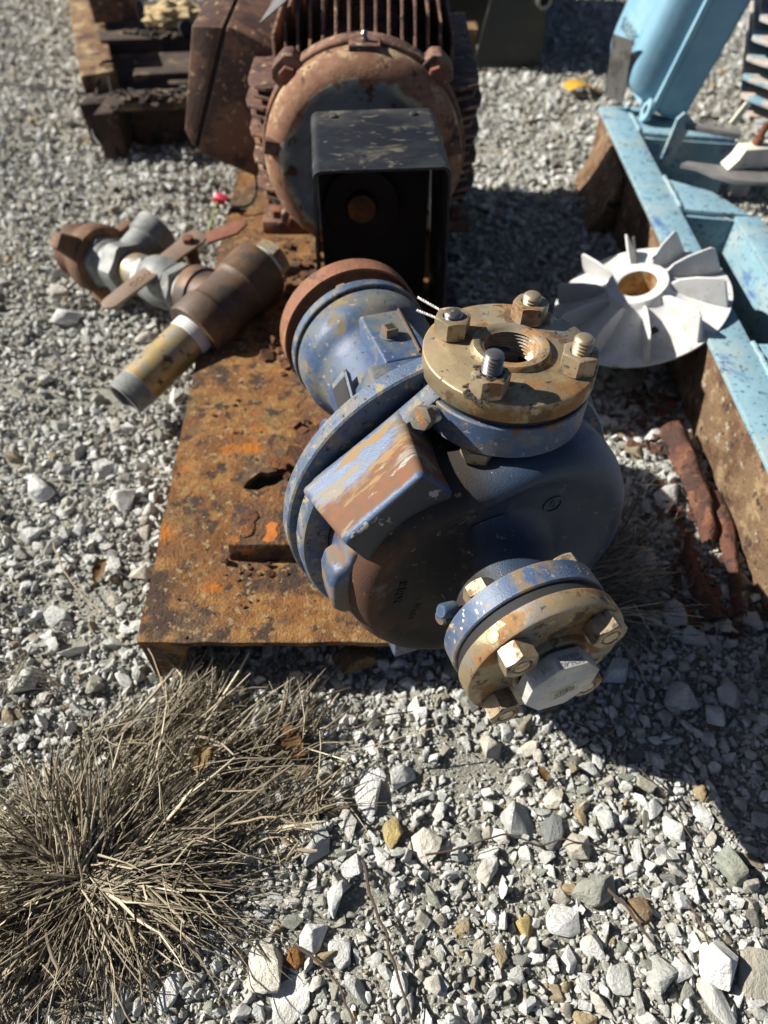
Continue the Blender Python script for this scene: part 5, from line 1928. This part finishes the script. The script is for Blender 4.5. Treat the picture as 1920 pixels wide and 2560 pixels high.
D = math.pi / 180
RT = (-.268, .155, .008)
blades('dry_grass_clump', [
    (1350, RT, .035, -180 * D, 180 * D, .0, .22, .05, .14, .0018, .16),
    (511, RT, .026, 60 * D, 130 * D, .25, .75, .06, .14, .0021, .40),
    (868, RT, .030, -12 * D, 50 * D, .04, .26, .09, .23, .0018, .16),
    (744, RT, .035, -180 * D, -90 * D, .02, .26, .07, .16, .0019, .22),
    (589, RT, .030, 130 * D, 215 * D, .02, .28, .08, .17, .0019, .22),
    (403, RT, .060, -60 * D, 10 * D, .0, .12, .06, .13, .0016, .20),
    (1395, RT, .125, -180 * D, 180 * D, .0, .12, .012, .05, .0016, .05)], 5, 'big clump of dry straw coloured grass in the lower left corner')
blades('dry_grass_tuft', [
    (360, (-.225, .245, .006), .040, 22 * D, 60 * D, .05, .35, .08, .17, .0016, .18),
    (150, (-.205, .300, .006), .030, 35 * D, 75 * D, .10, .45, .05, .11, .0016, .22),
    (403, (-.20, .26, .006), .075, 0 * D, 360 * D, .0, .15, .015, .05, .0018, .1),
    (93, (-.26, .28, .006), .05, 10 * D, 120 * D, .05, .4, .05, .12, .0018, .22)], 9, 'slanting tuft of dry grass between the big clump and the rusted plate')
blades('dry_grass_tuft', [
    (170, (-.135, .215, .006), .060, 22 * D, 58 * D, .0, .20, .07, .15, .0018, .14),
    (232, (-.12, .21, .006), .070, 0 * D, 360 * D, .0, .10, .015, .045, .0016, .1),
    (77, (-.10, .26, .006), .05, 30 * D, 75 * D, .1, .4, .05, .11, .0015, .2)], 12, 'thin wisps of dry grass sweeping over the gravel toward the pump')
blades('dry_grass_tuft', [
    (150, (.245, .49, .006), .030, 5 * D, 50 * D, .05, .45, .08, .20, .0013, .15),
    (170, (.235, .45, .006), .040, -25 * D, 15 * D, .05, .35, .08, .17, .0012, .15),
    (60, (.24, .42, .006), .040, -60 * D, -10 * D, .05, .30, .05, .12, .0012, .15)], 15, 'pale wispy dry grass growing out from under the pump on the right')
blades('dry_grass_tuft', [
    (34, (-.36, .35, .004), .050, -180 * D, 180 * D, .0, .5, .05, .12, .0014, .2)], 18, 'a few dry stems left of the plate corner')


def stem(pts, rad, mat, label, cat='twig', rad2=None):
    bm = B()
    pp = []
    for x, y, z in pts:
        pp.append((x, y, float(gz(x, y)) + .010 + z))
    pp = [p + Vector((mnoise.noise(p * 60), mnoise.noise(p * 60 + Vector((5, 5, 5))), 0)) * .003 for p in smooth_path(pp, 6)]
    tube(bm, pp, rad, 6, rad2)
    return fin('twig', bm, mat, None, label=label, cat=cat)


stem([(-.020, .165, 0), (-.008, .13, .004), (.006, .095, .006), (.018, .06, .004), (.030, .03, .004)], .0014, 'twig', 'long dark twig curving through the foreground left of centre', rad2=.0008)
stem([(.038, .170, .004), (.075, .178, .008), (.105, .188, .010), (.140, .180, .006), (.175, .183, .006), (.21, .175, .004)], .0010, 'twig', 'thin dark twig lying across the middle stones', rad2=.0006)
stem([(.195, .150, .002), (.212, .125, .006), (.226, .100, .004)], .0017, 'twig', 'short dark twig below the pump shadow on the right', rad2=.0010)
stem([(.262, .135, .002), (.268, .112, .006), (.272, .095, .004)], .0012, 'twig', 'short dark twig above the large white corner stone', rad2=.0008)
stem([(-.030, .290, .004), (.0, .300, .010), (.030, .305, .008)], .0011, 'twig', 'thin twig in the sunlit stones below the plate edge', rad2=.0007)
stem([(-.128, .470, .062), (-.138, .480, .076), (-.146, .495, .082)][::-1], .0011, 'twig_pale', 'pale bent stem lying on the rusted plate beside the pump')
stem([(.19, .30, .002), (.23, .27, .006), (.27, .22, .006), (.29, .15, .004)], .0009, 'twig', 'long fine dark stem in the shaded gravel on the right', rad2=.0006)
stem([(-.075, .10, .004), (-.05, .085, .006), (-.03, .06, .006), (-.02, .03, .006)], .0012, 'twig', 'dark stem crossing the stones right of the big white pointed stone', rad2=.0007)
stem([(-.40, .52, .004), (-.36, .46, .01), (-.31, .42, .006)], .0010, 'twig_pale', 'pale stem on the gravel left of the plate', rad2=.0007)
stem([(-.165, .19, .02), (-.10, .195, .028), (-.06, .185, .02)], .0013, 'twig_pale', 'stout pale straw lying across the dry grass', rad2=.0007)


def leaf(loc, ln, wd, rz, rx, mat, label):
    bm = B()
    n, k = 8, 3
    rows = []
    for i in range(n + 1):
        t = i / n
        hw = wd * .5 * math.sin(math.pi * min(1, t * .96 + .02)) ** .7 * (1 + .25 * math.sin(t * 19))
        rows.append([bm.verts.new((u * hw, (t - .5) * ln, .12 * ln * (u * u) + .10 * ln * math.sin(t * 3.1) + .03 * ln * math.sin(9 * t + 3 * u))) for u in (-1, -.5, 0, .5, 1)])
    for a, b in zip(rows[:-1], rows[1:]):
        for j in range(4):
            bm.faces.new((a[j], a[j + 1], b[j + 1], b[j]))
    ex = bmesh.ops.solidify(bm, geom=bm.faces[:], thickness=.0004)
    o = fin('dead_leaf', bm, mat, None, label=label, cat='leaf', loc=loc, ang=60, merge=False)
    o.rotation_euler = (rx, random.uniform(-.3, .3), rz)
    return o


leaf((-.172, .250, .030), .030, .018, -.4, .35, 'leaf_y', 'ochre dead leaf caught in the dry grass')
leaf((-.092, .275, .016), .032, .022, .8, .2, 'leaf', 'brown dead leaf at the upper edge of the wispy grass')
leaf((-.082, .262, .014), .018, .012, 2.0, .1, 'leaf', 'small brown leaf just below the larger brown leaf')
leaf((-.118, .262, .012), .016, .012, 1.2, .3, 'leaf_y', 'little ochre leaf scrap in the wispy grass')
leaf((-.332, .480, .012), .030, .015, -.3, .25, 'leaf', 'brown leaf on gravel left of the rusted plate')
leaf((.152, .242, .014), .016, .010, .5, .3, 'leaf', 'rust coloured leaf scrap among yellowish pebbles')
leaf((-.24, .40, .012), .022, .013, .9, .4, 'leaf', 'curled brown leaf in front of the plate corner')

# stained stone chunk below the front edge of the plate
o = bpy.data.objects.new('stained_stone', rock_mesh('stained_stone', 911, True, 'bed', 16, (1, .8, .7)))
COL.objects.link(o)
o.location = (-.030, .362, .018)
o.scale = (.052, .045, .050)
tag(o, 'rust stained stone chunk under the front edge of the base plate', 'stone')

# repeats share a group
for nm, g in (('stone', 'loose stones lying on the gravel'), ('twig', 'twigs and stems on the gravel'), ('dead_leaf', 'dead leaves on the gravel'), ('dry_grass_tuft', 'tufts of dry grass'),
              ('rusted_strip', 'flakes of rusted sheet on the gravel'), ('rust_nugget', 'rust nuggets on the base plate')):
    for ob in COL.objects:
        if ob.parent is None and ob.name.split('.')[0] == nm:
            ob['group'] = g
